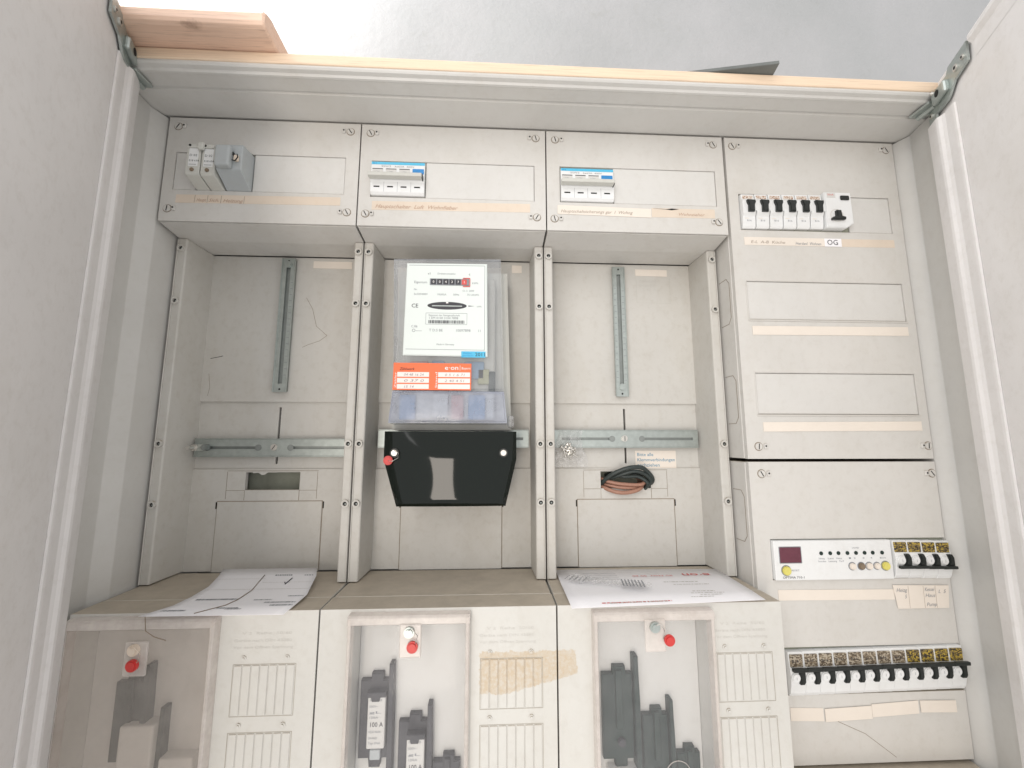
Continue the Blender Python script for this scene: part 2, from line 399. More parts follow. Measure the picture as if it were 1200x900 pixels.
# ------------------------------------------------------------------ the wall
wl = NB()
nx_, nz_ = 60, 40
g = [[wl.verts.new((-900+i*2900/nx_, 190-45*math.exp(-((-900+i*2900/nx_-560)/330)**2)*math.exp(-((-40+j*1000/nz_-20)/90)**2)*0 + 5*math.sin(i*.9)*math.sin(j*.7), -1300+j*2600/nz_)) for j in range(nz_+1)] for i in range(nx_+1)]
for i in range(nx_):
    for j in range(nz_): wl.faces.new((g[i][j], g[i+1][j], g[i+1][j+1], g[i][j+1]))
solo('plaster_wall', wl, 'plaster', (0, 190, 0), 'rough white plastered wall behind and above the meter cabinet', 'wall', smooth=True)

# ------------------------------------------------------------------ the cabinet
cab = thing('meter_cabinet', (500, 0, -1000), 'large light grey sheet steel meter cabinet with both doors open', 'cabinet')
part('back_panel', B(-34, 1034, 150, 160, -1000, 6), 'steel', cab)
left = [(-3,150), (-3,2), (-12,-16), (-9,-52), (-9,-54), (-34,-54), (-36,-54), (-36,150)]
part('side_wall', extr_z(NB(), left, -1000, -.6, .6), 'steel', cab)
right = [(1003,150), (1003,2), (1012,-15), (1004,-44), (1000.5,-56), (1002,-58), (1036,-58), (1036,150)]
part('side_wall', extr_z(NB(), right, -1000, -.6, .6), 'steel', cab)
topp = [(150,2.4), (1,2.4), (-1,.6), (-44.5,.2), (-45.4,3.0), (-48,3.2), (-49,1.2), (-67,.8), (-68.5,.2), (-71,.6), (-72.5,3), (-77,4.2), (-78.5,6.0), (-78.5,8.2), (150,8.2)]
tp = extr_x(NB(), topp, -36, 1036)
part('top_wall', tp, 'steel', cab)

def door(H, ang, sgn, ztop, zrim, wid, name='door'):
    """local frame: s runs along the door away from its hinge edge, n is its inner side"""
    a = R(ang); d = Vector((math.sin(a)*sgn, -math.cos(a), 0)); n = Vector((math.cos(a), math.sin(a)*sgn, 0))*sgn
    # box axes: x=s, y=depth out of inner face (negative = towards the opening), z=z
    T = Matrix.Translation((H[0], H[1], 0)) @ Matrix((( d.x, -n.x, 0, 0), (d.y, -n.y, 0, 0), (0, 0, 1, 0), (0, 0, 0, 1)))
    bm = box(NB(), 0, wid, 0, 16, -1000, ztop, 1.2, 2)
    dp = part(name, bm, 'door', cab, matrix=T)
    # folded rim along the hinge side: rounded flange, flat land and a bead
    prof = [(0.2,-.2), (1.2,-6), (4,-8.2), (22,-8.2), (25,-7.4), (28,-5), (32,-3.2), (45,-2.6), (48,-2.0), (49,-1.2), (49,-.2)]
    part('door_rim', extr_z(NB(), prof, -998, zrim), 'door', dp, matrix=T)
    pt = [(-.2, ztop-1.0), (-4, ztop-2), (-5, ztop-5), (-5, ztop-9), (-1.6, ztop-14), (-.2, ztop-30)]
    part('door_rim', extr_x(NB(), pt, 92, wid-2), 'door', dp, matrix=T)
    # hinge: pressed steel strap on the door with screws and a bent arm onto the frame
    zc = ztop-(32 if sgn > 0 else 24)
    hb = NB()
    strap = [(0.5, zc-20), (14, zc-20), (18, zc-13), (42, zc-14), (48, zc-12), (60, zc-5), (86, zc-3), (88, zc+14), (52, zc+14), (46, zc+9), (24, zc+10), (16, zc+15), (2, zc+14)]
    strap = [(x_, zc+(z_-zc)*1.3) for x_, z_ in strap]
    a_ = [hb.verts.new((x, -2.0, z)) for x, z in strap]; b_ = [hb.verts.new((x, -4.4, z)) for x, z in strap]
    k = len(strap)
    for i in range(k): hb.faces.new((a_[i], a_[(i+1) % k], b_[(i+1) % k], b_[i]))
    hb.faces.new(a_); hb.faces.new(b_[::-1])
    h = part('hinge', hb, 'zinc', dp, matrix=T)
    hb2 = NB(); box(hb2, 22, 50, -10, -3.5, zc-9, zc+6, 2.5, 2); part('hinge', hb2, 'zinc', dp, matrix=T)
    for (sx, sz, r) in ((8, zc-12, 3.4), (8, zc+6, 2.6), (66, zc+5, 4.2), (80, zc+6, 3)):
        part('hinge_screw', disc(NB(), sx, sz, r, -5.9, -4.2, 14, .5), 'screw', dp, matrix=T)
        part('hinge_screw', disc(NB(), sx, sz, r*.45, -6.1, -5.8, 8), 'hole', dp, matrix=T)
    part('hinge_slot', disc(NB(), 36, zc-1, 4.2, -10.4, -9.9, 14), 'hole', dp, matrix=T)
    return dp
door((0, -58), 25, 1, 41, -6, 330)
door((993.5, -62), 26, -1, 21, -29, 330)
# hinge arms that reach from the frame to the doors
for (x0, x1, s) in ((-2, 18, 1), (974, 994, -1)):
    hb = NB(); xa, xb = (x0, x1)
    box(hb, xa, xb, -76, -50, -4.5, -1.2, 1.2, 2); part('hinge_arm', hb, 'zinc', cab)
    pts = [(x0 if s > 0 else x1, -76+0, -3), ((x0+x1)/2, -82, 1), (x1 if s > 0 else x0, -79, 6)]
    part('hinge_arm', tube(NB(), pts, 2.2, 8), 'screw', cab, smooth=True)
    part('hinge_pin', disc(NB(), (x0+x1)/2, -6, 3, -74, -52, 12), 'zinc', cab)

# timber on top of the cabinet
solo('spruce_batten', B(-34, 1034, -80, 60, 8.4, 22, 1.6, 2), 'batten', (500, -10, 8.4), 'long pale spruce batten along the top front edge of the cabinet', 'batten')
bmm = extr_x(NB(), [(-108,23), (-30,23), (-30,44), (-98,44), (-108,43), (-112,39), (-112,26)], -150, 177, 2.0)
beamo = solo('pine_beam', bmm, 'beam', (20, -70, 23), 'short reddish pine beam with a knot lying on the batten at upper left', 'wooden beam')
rb = NB(); box(rb, 556, 786, -74, 60, 22.6, 27, .5)
wd = solo('thin_board', rb, 'board', (670, 0, 22.6), 'thin grey board offcut, darkened for its shaded underside, lying on the batten right of centre', 'board')
wd.rotation_euler = (0, 0, R(-11)); 

# ------------------------------------------------------------------ shared small parts
def cover_screws(root, pts):
    """round cover screws with a slot, each beside a small sealing lug"""
    for i, (x, z, side) in enumerate(pts):
        s = part('cover_screw', disc(NB(), x, z, 4.6, -1.4, .4, 20, .5), 'cover', root, smooth=False)
        a = random.choice((-62, -55, 60, 84, -75)); c_, s_ = math.cos(R(a)), math.sin(R(a)); l = 3.6; wdt = .55
        q = [(x-c_*l-s_*wdt, z-s_*l+c_*wdt), (x+c_*l-s_*wdt, z+s_*l+c_*wdt), (x+c_*l+s_*wdt, z+s_*l-c_*wdt), (x-c_*l+s_*wdt, z-s_*l-c_*wdt)]
        part('screw_slot', extr_y(NB(), q, -1.6, -1.3), 'hole', s)
        part('screw_groove', ring(NB(), x, z, 4.75, 5.5, -.15, .3, 20), 'seam', s)
        lx = x + side*8.6
        lg = part('sealing_lug', B(lx-2.2, lx+2.2, -2.6, .3, z-3, z+3.4, .9, 2), 'cover', root)
        part('lug_hole', disc(NB(), lx-.3*side, z+.5, 1.15, -2.8, -2.5, 10), 'hole', lg)

def strip(root, x0, z0, x1, z1, h, mat='tan', y=-.3, name='label_strip', wob=.0):
    """paper or tape label; z0/z1 are the top edge at either end"""
    q = [(x0, z0-h), (x1, z1-h), (x1, z1), (x0, z0)]
    return part(name, extr_y(NB(), q, y, y+.45), mat, root)

# ------------------------------------------------------------------ upper distribution boxes (columns one to three)
def dist_box(k, holes, label):
    x0, x1 = 250*k+.9, 250*k+249.1
    root = thing('distribution_box', (250*k+125, 45, -150), label, 'distribution box', 'light grey distribution boxes in the upper row')
    bm = NB()
    holed(bm, x0, x1, -146.5, -1.2, holes, 0, 6)
    # body behind the cover: sides, sloped underside, top
    bb = NB()
    extr_x(bb, [(6.2,-1.4), (88,-1.4), (88,-152), (44,-152.5), (2.5,-147.6), (2.5,-146.8), (6.2,-146.8)], x0+.4, x1-.4, .6)
    # leave the body hollow behind the openings: a dark liner just behind the cover
    bmesh.ops.bevel(bm, geom=[e for e in bm.edges if len(e.link_faces) == 2 and abs(e.calc_face_angle(0)) > 1 and (abs(e.verts[0].co.y) < .01 and abs(e.verts[1].co.y) < .01) and all(abs(v.co.x-x0) < .1 or abs(v.co.x-x1) < .1 or v.co.z < -146 or v.co.z > -1.3 for v in e.verts)], offset=1.4, segments=2, affect='EDGES')
    part('cover', bm, 'cover', root)
    part('housing', bb, 'cover', root)
    cover_screws(root, [(x0+12, -14, 1), (x1-13, -13, -1), (x0+10, -130, 1), (x1-12, -129, -1)])
    return root
d1 = dist_box(0, [(14, 232, -104, -51)], 'first upper distribution box from the left, holding the old grey fuse holders')
part('blank_plate', B(114.2, 231.5, .5, 4, -103.5, -51.5, .5), 'blank', d1)
part('blank_plate', B(14.5, 42.5, .5, 4, -103.5, -51.5, .5), 'blank', d1)
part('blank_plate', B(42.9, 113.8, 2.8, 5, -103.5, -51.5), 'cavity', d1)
s = strip(d1, 20, -110.5, 228, -108.3, 11.4)
for tx in (44, 60, 77, 106): part('tape_edge', crease(NB(), [(tx, -110.8), (tx-.5, -121)], -.45, .4, .1), 'pencil', s)
text('Haupt', 46, -.55, -119.5, 4.4, 'brownpencil', s, 'handwriting', 12, .35)
text('Sich.', 61, -.55, -119.5, 4.4, 'brownpencil', s, 'handwriting', 13, .35)
text('Heizung', 79, -.55, -119.8, 4.6, 'brownpencil', s, 'handwriting', 25, .35)
d2 = dist_box(1, [(266, 484, -106, -54)], 'second upper distribution box from the left with a tan handwritten tape, above the meter')
part('blank_plate', B(338.3, 483.5, .5, 4, -105.5, -54.5, .5), 'blank', d2)
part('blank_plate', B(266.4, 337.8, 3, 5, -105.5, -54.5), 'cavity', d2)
s = strip(d2, 269, -112, 478, -110, 12.2)
text('Hauptschalter  Luft  Wohnfieber', 273, -.55, -121.5, 5.2, 'brownpencil', s, 'handwriting', 108, .4)
d3 = dist_box(2, [(518.5, 736, -106, -53.5)], 'third upper distribution box from the left with one cream and one tan label strip')
part('blank_plate', B(592.7, 735.5, .5, 4, -105.5, -54, .5), 'blank', d3)
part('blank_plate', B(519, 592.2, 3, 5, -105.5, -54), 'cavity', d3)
s = strip(d3, 644, -111, 732, -110.5, 13, y=-.3)
text('Wohnzieher', 680, -.5, -121, 4.2, 'brownpencil', s, 'handwriting', 36, .3)
bl = part('burn_mark', extr_y(NB(), [(646,-111.2), (664,-112.2), (672,-110.9), (682,-111.6), (672,-113.4), (664,-112.6)], -.55, 0), 'hole', s)
s = strip(d3, 515, -110.5, 643, -112.5, 12.6, 'cream', y=-.7)
text('Hauptschaltsicherungs gar  I  Wohng', 519, -.85, -121, 4.3, 'pencil', s, 'handwriting', 98, .3)

# ------------------------------------------------------------------ right-hand column boxes
def right_box(z0, z1, holes, name, label):
    x0, x1 = 752, 1000.5
    root = thing(name, (875, 45, z1), label, 'distribution box', 'tall distribution boxes of the right column')
    bm = NB(); holed(bm, x0+1, x1, z1, z0, holes, 0, 6)
    bmesh.ops.bevel(bm, geom=[e for e in bm.edges if len(e.link_faces) == 2 and abs(e.calc_face_angle(0)) > 1 and all(abs(v.co.y) < .01 for v in e.verts) and (all(abs(v.co.x-x0-1) < .1 for v in e.verts) or all(abs(v.co.x-x1) < .1 for v in e.verts) or all(abs(v.co.z-z0) < .1 for v in e.verts) or all(abs(v.co.z-z1) < .1 for v in e.verts))], offset=1.4, segments=2, affect='EDGES')
    part('cover', bm, 'cover', root)
    part('housing', B(x0, x1-.5, 6.3, 88, z1+.3, z0-.3, .6), 'cover', root)
    return root
d4 = right_box(-1.2, -447.5, [(767, 985, -139, -86), (769, 988.5, -265, -212), (771, 989, -391, -337)], 'distribution_box', 'tall upper right distribution box with black-toggle breakers above two blank windows')
cover_screws(d4, [(763.5,-14,1), (990,-12,-1), (768,-432,1), (995,-431,-1)])
part('blank_plate', B(923.6, 984.5, .8, 4, -138.5, -86.5, .6), 'blank', d4)
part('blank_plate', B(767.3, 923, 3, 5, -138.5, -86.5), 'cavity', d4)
for (a, b, c, d) in ((769, 988.5, -265, -212), (771, 989, -391, -337)):
    part('blank_plate', B(a+.5, b-.5, .9, 4.5, c+.5, d-.5, .6), 'blank', d4)
    lp = NB(); box(lp, a-1.5, b+1.2, -1.3, .2, c-2.4, c-.6, .5); box(lp, a-1.5, a-.3, -.9, .2, c-.6, d+1, .3); part('window_rim', lp, 'cover', d4)
    part('window_rim', crease(NB(), [(a-.5, d+.8), (b+.5, d+.8)], 0, .5, .25), 'cover', d4)
s = strip(d4, 770.5, -149.3, 896, -148.8, 11.4, 'cream', y=-.5)
text('E-L  A-B  Küche', 779, -.7, -158, 4, 'pencil', s, 'handwriting', 48, .2)
text('Herdanl', 842, -.7, -159, 4.2, 'greyink', s, 'handwriting', 17, .2)
text('Wohnen', 862, -.7, -159, 4.2, 'greyink', s, 'handwriting', 16, .2)
s = strip(d4, 884, -148.9, 908, -148.8, 11.6, 'paper', y=-.8)
text('OG', 887, -.95, -158, 7.4, 'ink', s, 'handwriting', 15, 0, bold=.02)
strip(d4, 896, -148.9, 985, -148.5, 11.3, 'tan', y=-.25)
strip(d4, 772, -274.2, 988, -273, 12, 'cream', y=-.7)
strip(d4, 776, -401.2, 989.5, -399.6, 12, 'cream', y=-.7)
kn = NB()
def side_line(bm, pts, x=751.9, wdt=.45):
    for (ya, za), (yb, zb) in zip(pts, pts[1:]):
        dy, dz = yb-ya, zb-za; l = math.hypot(dy, dz) or 1; ny, nz = -dz/l*wdt/2, dy/l*wdt/2
        q = [(ya+ny, za+nz), (yb+ny, zb+nz), (yb-ny, zb-nz), (ya-ny, za-nz)]
        extr_x(bm, q, x-.25, x+.3)
    return bm
for zc in (-235, -370, -520, -650):
    part('knockout', side_line(NB(), [(36, zc+32), (18, zc+32), (12, zc+24), (12, zc-24), (18, zc-32), (36, zc-32)]), 'seam', d4 if zc > -440 else d4)
d5 = right_box(-451.3, -797, [(773, 1000.4, -593.5, -545.5), (779.5, 1000.4, -722.5, -670)], 'distribution_box', 'lower right distribution box holding the control unit and the long row of breakers')
cover_screws(d5, [(769,-466,1), (995,-466,-1)])
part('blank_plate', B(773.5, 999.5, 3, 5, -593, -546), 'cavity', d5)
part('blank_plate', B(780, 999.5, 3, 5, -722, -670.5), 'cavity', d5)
strip(d5, 778, -604.8, 925, -606, 12, 'cream', y=-.6)
s = part('label_strip', extr_y(NB(), [(923.5,-601), (996,-602.3), (993,-628.5), (927.5,-628.5)], -1.4, -.9), 'cream', d5)
for tx in (943, 962.5, 978): part('pencil_line', crease(NB(), [(tx, -602.5), (tx-.4, -628)], -1.4, .35, .1), 'pencil', s)
text('Heizg', 927, -1.6, -609, 4.4, 'greyink', s, 'handwriting', 14, .3)
text('Kessel', 963.5, -1.6, -608.5, 4.2, 'greyink', s, 'handwriting', 13, .3)
text('Haus', 963.5, -1.6, -615.5, 4.2, 'greyink', s, 'handwriting', 13, .3)
text('Pump', 964, -1.6, -626, 4.2, 'greyink', s, 'handwriting', 13, .3)
text('5', 937, -1.6, -616.5, 4.2, 'greyink', s, 'handwriting', 3, .3)
text('L  5', 981, -1.6, -611, 4, 'greyink', s, 'handwriting', 10, .3)
for (xa, za, xb, zb, hh, y) in ((781, -735.6, 821, -737, 14, -.6), (822.5, -737.5, 880, -735.6, 14, -1.3), (880.5, -734.2, 938.5, -731.6, 14, -1.1), (941, -731.6, 986, -732.6, 13, -1.2)):
    strip(d5, xa, za, xb, zb, hh, 'cream', y=y)
part('scratch', crease(NB(), [(838,-752), (870,-766), (905,-792)], 0, .5, .12), 'seam', d5)
# dusty top of the next unit down
bx = NB(); box(bx, 752, 1000, -44, 88, -1000, -801, 1.5, 2)
solo('junction_box', bx, 'fusebox', (875, 20, -1000), 'box with a dusty brown top at the very bottom right under the breaker rows', 'junction box')

# ------------------------------------------------------------------ recessed meter panels
def meter_panel(k, label):
    x0, x1 = 250*k+.9, 250*k+249.1; o = 250*k
    root = thing('meter_tray', (o+125, 90, -600), label, 'meter tray', 'recessed light grey meter trays')
    slot = (o+124.4, o+127.6, -421-39, -377)
    holes = [(o+124.4, o+127.4, -457.5, -377.5)]
    if k != 1: holes.append((o+87, o+161, -493, -468.8))
    # three steps: upper plate, middle plate set back, lower plate
    up = NB(); holed(up, o+13, o+237, -370, -152.8, [], 90, 96)
    lo = NB(); holed(lo, o+12, o+238, -464.5, -370, [holes[0]], 93.5, 99)
    bt = NB(); holed(bt, o+11, o+239, -600, -464.5, holes[1:], 90.8, 97)
    part('upper_plate', up, 'plate', root); part('middle_plate', lo, 'plate', root); part('lower_plate', bt, 'plate', root)
    # side flanges with their flat front land and inner wall
    for sgn in (0, 1):
        pr_ = [(x0, 38), (x0+1.2, 37), (x0+10.6, 37), (x0+12, 38.4), (x0+14.5, 99), (x0, 99)]
        if sgn: pr_ = [(2*o+250-x, y) for x, y in pr_]
        f = part('side_flange', extr_z(NB(), pr_, -599.5, -152.6, .35), 'plate', root)
        part('flange_bead', B(*( (x0+.2, x0+1.5) if not sgn else (x1-1.5, x1-.2)), 35.4, 37.2, -599.4, -153.5, .4), 'plate', f)
        for z in (-166.5, -240.5, -429, -504.5):
            cx = x0+6 if not sgn else x1-6
            b = part('screw_boss', ring(NB(), cx, z, 2.7, 4.8, 33.8, 37.4, 18), 'plate', root)
            part('screw_hole', disc(NB(), cx, z, 2.75, 36.3, 36.9, 14), 'hole', b)
            part('screw_tip', disc(NB(), cx+.3, z-.4, 1.2, 35.6, 36.4, 8), 'zinc_dark', b)
    part('slot_backing', B(o+120, o+132, 101, 103, -462, -374), 'hole', root)
    # outlines of the lower plate: break-out windows and connection flap
    kk = NB()
    if k != 1:
        crease(kk, [(o+62,-466.8), (o+186,-466.8)], 90.8, .5, .25)
        crease(kk, [(o+62,-468), (o+62,-505)], 90.8, .45, .2); crease(kk, [(o+185,-468), (o+185,-505)], 90.8, .45, .2)
        crease(kk, [(o+62,-493.5), (o+87,-493.5)], 90.8, .45, .2); crease(kk, [(o+161,-493.5), (o+185,-493.5)], 90.8, .45, .2)
        crease(kk, [(o+87,-493.5), (o+87,-507)], 90.8, .4, .2); crease(kk, [(o+161,-493.5), (o+161,-507)], 90.8, .6, .2)
        part('cable_space', B(o+80, o+168, 112, 115, -498, -463), 'cavity', root)
    part('outline', kk, 'seam', root) if k != 1 else kk.free()
    fl = part('connection_flap', B(o+52.5, o+193.5, 89.6, 91.2, -601, -508.3, .35), 'plate', root)
    ln = NB(); crease(ln, [(o+52, -600), (o+52, -508), (o+194.2, -508), (o+194.2, -600)], 91.0, .8, .35)
    part('flap_gap', ln, 'seam', fl)
    for xn in (o+50.2, o+194.6): part('flap_notch', B(xn, xn+1.4, 90.1, 91.2, -518, -509), 'hole', fl)
    # horizontal slotted rail
    dz = 0 if k == 0 else 13
    zt, zb = -422+dz*1.0, -447+dz*1.0
    zt, zb = (-422.5, -447) if k == 0 else (-409.5, -434.5)
    zm = (zt+zb)/2
    rl = NB(); holed(rl, o+18, o+232, zb, zt, [(o+30, o+104, zm-1.9, zm+1.9), (o+148, o+224, zm-1.9, zm+1.9)], 84.4, 86.6)
    rail = part('mounting_rail', rl, 'zinc', root)
    part('rail_channel', B(o+19, o+231, 87.2, 92.0, zb+1, zt-1), 'zinc_dark', rail)
    ed = NB(); box(ed, o+18, o+232, 83.2, 86, zt-.9, zt+.5, .3); box(ed, o+18, o+232, 83.2, 86, zb-.5, zb+.9, .3); part('rail_lip', ed, 'zinc', rail)
    for cx in (o+104, o+148): part('rail_keyhole', ring(NB(), cx, zm, 3.4, 4.4, 83.9, 84.8, 16), 'zinc_dark', rail); part('rail_keyhole', disc(NB(), cx, zm, 3.4, 84.1, 84.9, 16), 'zinc_dark', rail)
    sc = part('rail_screw', disc(NB(), o+(126 if k != 2 else 122), zm+.5, 4.6, 81.6, 84.6, 18, .8), 'screw', rail)
    part('rail_screw', crease(NB(), [(o+124, zm-2.5), (o+128, zm+3.4)] if k != 2 else [(o+122, zm-3), (o+122, zm+4)], 81.6, .9, .1), 'hole', rail)
    # vertical graduated bracket
    if k != 1:
        bx0, bx1, zt2, zb2 = (o+117.5, o+136.5, -157, -356.5) if k == 0 else (o+112, o+130.5, -159.5, -360)
        cx = (bx0+bx1)/2
        vb = NB(); holed(vb, bx0, bx1, zb2, zt2, [(cx-3, cx+3, zb2+12, zt2-12)], 83.5, 85.8)
        vr = part('mounting_bracket', vb, 'zinc', root)
        part('bracket_channel', B(bx0+1, bx1-1, 87.0, 90.5, zb2+1, zt2-1), 'zinc_dark', vr)
        part('bracket_screw', disc(NB(), cx, (zb2+14) if k == 2 else (zt2-10), 5.2, 80.5, 83.8, 18, 1), 'zinc', vr)
        lp = NB(); box(lp, bx0-.4, bx0+.9, 82.2, 85, zb2, zt2, .3); box(lp, bx1-.9, bx1+.4, 82.2, 85, zb2, zt2, .3); part('bracket_lip', lp, 'zinc', vr)
        tk = NB()
        for i in range(16):
            z = zb2+24+i*9.2
            box(tk, bx1-5.2, bx1-1.6, 83.25, 83.6, z, z+.6)
            if k == 2: box(tk, bx0+1.6, bx0+4.6, 83.25, 83.6, z+4, z+4.6)
        part('graduation_marks', tk, 'greyink', vr)
        for z in (zt2-4, zb2+4): part('bracket_hole', disc(NB(), cx, z, 1.4, 83.2, 83.7, 10), 'hole', vr)
    return root
p1 = meter_panel(0, 'empty recessed meter panel on the left, with an open cable hole and no wires')
p2 = meter_panel(1, 'recessed meter panel in the middle that carries the electricity meter')
p3 = meter_panel(2, 'empty recessed meter panel on the right, with coiled wires in its cable hole')
def wtext_block(root, x, z, lines, h=3.0, mat='greyink', y=89.8, w=None):
    for i, l in enumerate(lines): text(l, x, y, z-i*h*1.55, h, mat, root, 'embossed_text', w)
strip(p1, 160, -158, 217, -158, 11, 'cream', y=89.4); strip(p3, 650, -160, 700, -160.5, 10.5, 'cream', y=89.4)
strip(p2, 458, -158, 473, -158, 12, 'cream', y=89.4)
M['emboss'] = plain('emboss_shade_faint_print', (.52,.505,.47), .7)  # shade of relief lettering painted in; also faint print on the papers
wtext_block(p1, 165, -180, ['Zähler-Einbau', 'Stromkreis Nr.', 'Zählertafel'], 4, 'emboss')
wtext_block(p3, 655, -181, ['Zählertafel', 'Gruppe 2', '   T  60  A'], 4.4, 'emboss')
part('engraved_frame', crease(NB(), [(651,-173), (651,-214), (704,-214), (704,-173)], 90, .4, .2), 'emboss', p3)
part('crack', crease(NB(), [(153,-215), (163,-232), (170,-258), (186,-272), (176,-280), (160,-286), (152,-290)], 90, .5, .1), 'seam', p1)
part('scratch', crease(NB(), [(24,-308), (38,-305), (41,-304)], 90, .8, .1), 'hole', p1)
part('scratch', crease(NB(), [(24,-330), (27,-350), (25,-362)], 90, .4, .1), 'seam', p1)
tb = NB(); random.seed(3)
bk = [(87.6,-468.6), (96,-468.6), (97,-470.2), (104,-469.3), (109,-472.6), (113,-472), (117,-468.9), (126,-469), (140,-468.4), (160,-468.4), (160,-467.6), (87.6,-467.6)]
part('torn_edge', extr_y(tb, bk, 90.2, 91.6), 'plate', p1)
bolt = part('rail_bolt', disc(NB(), 27, -434.5, 5, 70, 84.2, 6, .6), 'screw', p1); part('rail_bolt_tip', disc(NB(), 27, -434.5, 2.6, 58, 70, 10), 'screw', bolt)
bolt2 = part('rail_bolt', disc(NB(), 36, -434.5, 4.4, 76, 84.2, 8, .6), 'zinc_dark', p1)
# sticker on the third panel
s = part('notice_sticker', extr_y(NB(), [(640,-439), (701,-439), (701,-466), (640,-466)], 92.9, 93.3), 'cream', p3)
for i, l in enumerate(('Bitte alle', 'Klemmverbindungen', 'nachziehen')):
    text(l, 642.5, 92.7, -447-i*7.6, 4.7, 'blueink', s, 'printed_text', (24, 56, 33)[i], bold=.012)

# ------------------------------------------------------------------ electricity meter
mt_ = thing('electricity_meter', (372, 90, -405), 'grey three-phase electricity meter with white face, orange sticker and black terminal cover', 'electricity meter')
part('base_case', extr_y(NB(), [(299,-189), (449,-189), (455,-411), (296,-411)], 45, 84, 2), 'lightgrey', mt_)
part('mechanism', B(312, 432, 26, 45, -398, -205, 2), 'lightgrey', mt_)
for i, (xa, xb, za, zb, mm_) in enumerate(((310, 330, -366, -398, 'inner_blue'), (352, 372, -364, -396, 'lightgrey'), (376, 392, -366, -398, 'inner_red'), (398, 420, -366, -398, 'inner_blue'), (322, 345, -322, -334, 'inner_red'), (350, 366, -321, -336, 'inner_blue'), (392, 418, -322, -345, 'inner_blue'), (410, 425, -332, -352, 'inner_yellow'), (424, 433, -335, -362, 'darkgreen'), (312, 322, -330, -350, 'zinc'))):
    part('inner_component', B(xa, xb, 20, 26.5, zb, za, 1), mm_, mt_)
# clear cover: open shell whose front is at y 10
def shell(bm, out, yf, yb, t=1.6):
    n = len(out); a = [bm.verts.new((x, yf, z)) for x, z in out]; b = [bm.verts.new((x*1.0+(x-372)*.022, yb, z+(z+300)*.012)) for x, z in out]
    for i in range(n): bm.faces.new((a[i], a[(i+1) % n], b[(i+1) % n], b[i]))
    f = bm.faces.new(a)
    bmesh.ops.bevel(bm, geom=list(f.edges), offset=2.6, segments=3, affect='EDGES')
    return bm
part('clear_cover', shell(NB(), [(297.5,-186), (439,-183.5), (443.5,-362), (303.5,-362), (300,-362)][:4], 10, 44), 'metercase', mt_)
M['prism'] = clear('clear_terminal_plastic', (.80,.84,.92), .34, .07, wcol=(.60,.62,.70), var=.3, scale=45)
part('clear_cover_foot', shell(NB(), [(303.2,-363), (444,-363), (448,-403), (299.5,-403)], 6, 60), 'prism', mt_)
fp = part('face_plate', extr_y(NB(), [(316,-193.5), (421,-192.5), (422.5,-318), (314.5,-317)], 7.2, 10.4, 1.0), 'face', mt_)
part('face_plate_border', crease(NB(), [(319,-196.5), (418,-195.6), (418.6,-309.5), (318,-309)], 7.2, .5, .15), 'greyink', fp)
rg = part('register', B(346.5, 397.5, 6.2, 7.4, -223.4, -214.4, .4), 'greyink', mt_)
for i in range(6):
    dg = part('digit_wheel', B(348+i*8, 354.6+i*8, 5.7, 6.4, -222.4, -215.4, .2), 'darkgrey' if i < 5 else 'redink', rg)
    text('004371'[i], 350.2+i*8, 5.6, -220.6, 3.2, 'whiteink', dg, 'digit')
part('register_frame', crease(NB(), [(389.5,-213.5), (398.5,-213.5), (398.5,-224.5), (389.5,-224.5)], 6.8, 1, .6), 'redink', rg)
ov = NB(); pts = []
for i in range(28):
    a = 2*math.pi*i/28; pts.append((369.5+25.5*math.cos(a), -251+5.2*math.sin(a)*(1.0)))
extr_y(ov, pts, 7.0, 7.3); dw = part('disc_window', ov, 'darkgrey', mt_)
part('rotor_disc', B(350, 389, 6.6, 7.1, -252, -250.7, .2), 'zinc', dw); part('rotor_mark', B(368, 371, 6.5, 7.1, -247.8, -246.2), 'whiteink', dw)
part('arrow_mark', extr_y(NB(), [(397,-250), (405,-251), (397,-252)], 7.0, 7.3), 'greyink', mt_)
for (t_, x, z, h, w_, m_) in (('CE', 323.5, -254, 5.2, 10, 'ink'), ('Drehstromzähler', 356, -208.5, 2.4, 33, 'greyink'), ('kWh', 401.5, -221, 2.8, 10, 'greyink'), ('Nr.', 326, -230.5, 2.4, 6, 'greyink'),
        ('Eigentum', 326, -221, 3.2, 17, 'greyink'), ('3x230/400V', 326, -237, 2.6, 22, 'greyink'), ('10(60)A', 356, -237, 2.6, 13, 'greyink'), ('50Hz', 377, -237, 2.6, 9, 'greyink'), ('75 U/kWh', 395, -237, 2.6, 17, 'greyink'), ('Cl. 2  2009', 389, -231.5, 2.4, 24, 'greyink'),
        ('kWh', 408, -252.5, 2.2, 7, 'greyink'), ('Eigentum der Netzgesellschaft', 346, -265, 2.3, 47, 'greyink'), ('1 EM 0100 3104 7898', 346, -269, 3.0, 47, 'greyink'), ('T D.S BE', 347, -285.5, 3.4, 23, 'greyink'), ('10097898', 381, -285.5, 3.4, 22, 'greyink'), ('11', 409.5, -285.5, 3.2, 4, 'greyink'),
        ('C.06', 324, -280.5, 3, 8, 'greyink'), ('Made in Germany', 357, -303.5, 2.2, 25, 'greyink'), ('v1', 343.5, -209, 3, 4, 'ink'), ('c', 397, -209, 3.4, 2, 'ink')):
    text(t_, x, 7.0, z, h, m_, fp)
part('symbol', ring(NB(), 327.5, -284.5, 1.6, 2.1, 6.95, 7.2, 12), 'greyink', fp); part('symbol', crease(NB(), [(330,-285), (338,-285)], 7.1, .4, .1), 'greyink', fp)
part('number_frame', crease(NB(), [(342.5,-261), (395.5,-261), (395.5,-276), (342.5,-276), (342.5,-261)], 7.1, .35, .1), 'greyink', fp)
bc = NB(); random.seed(11); x = 346
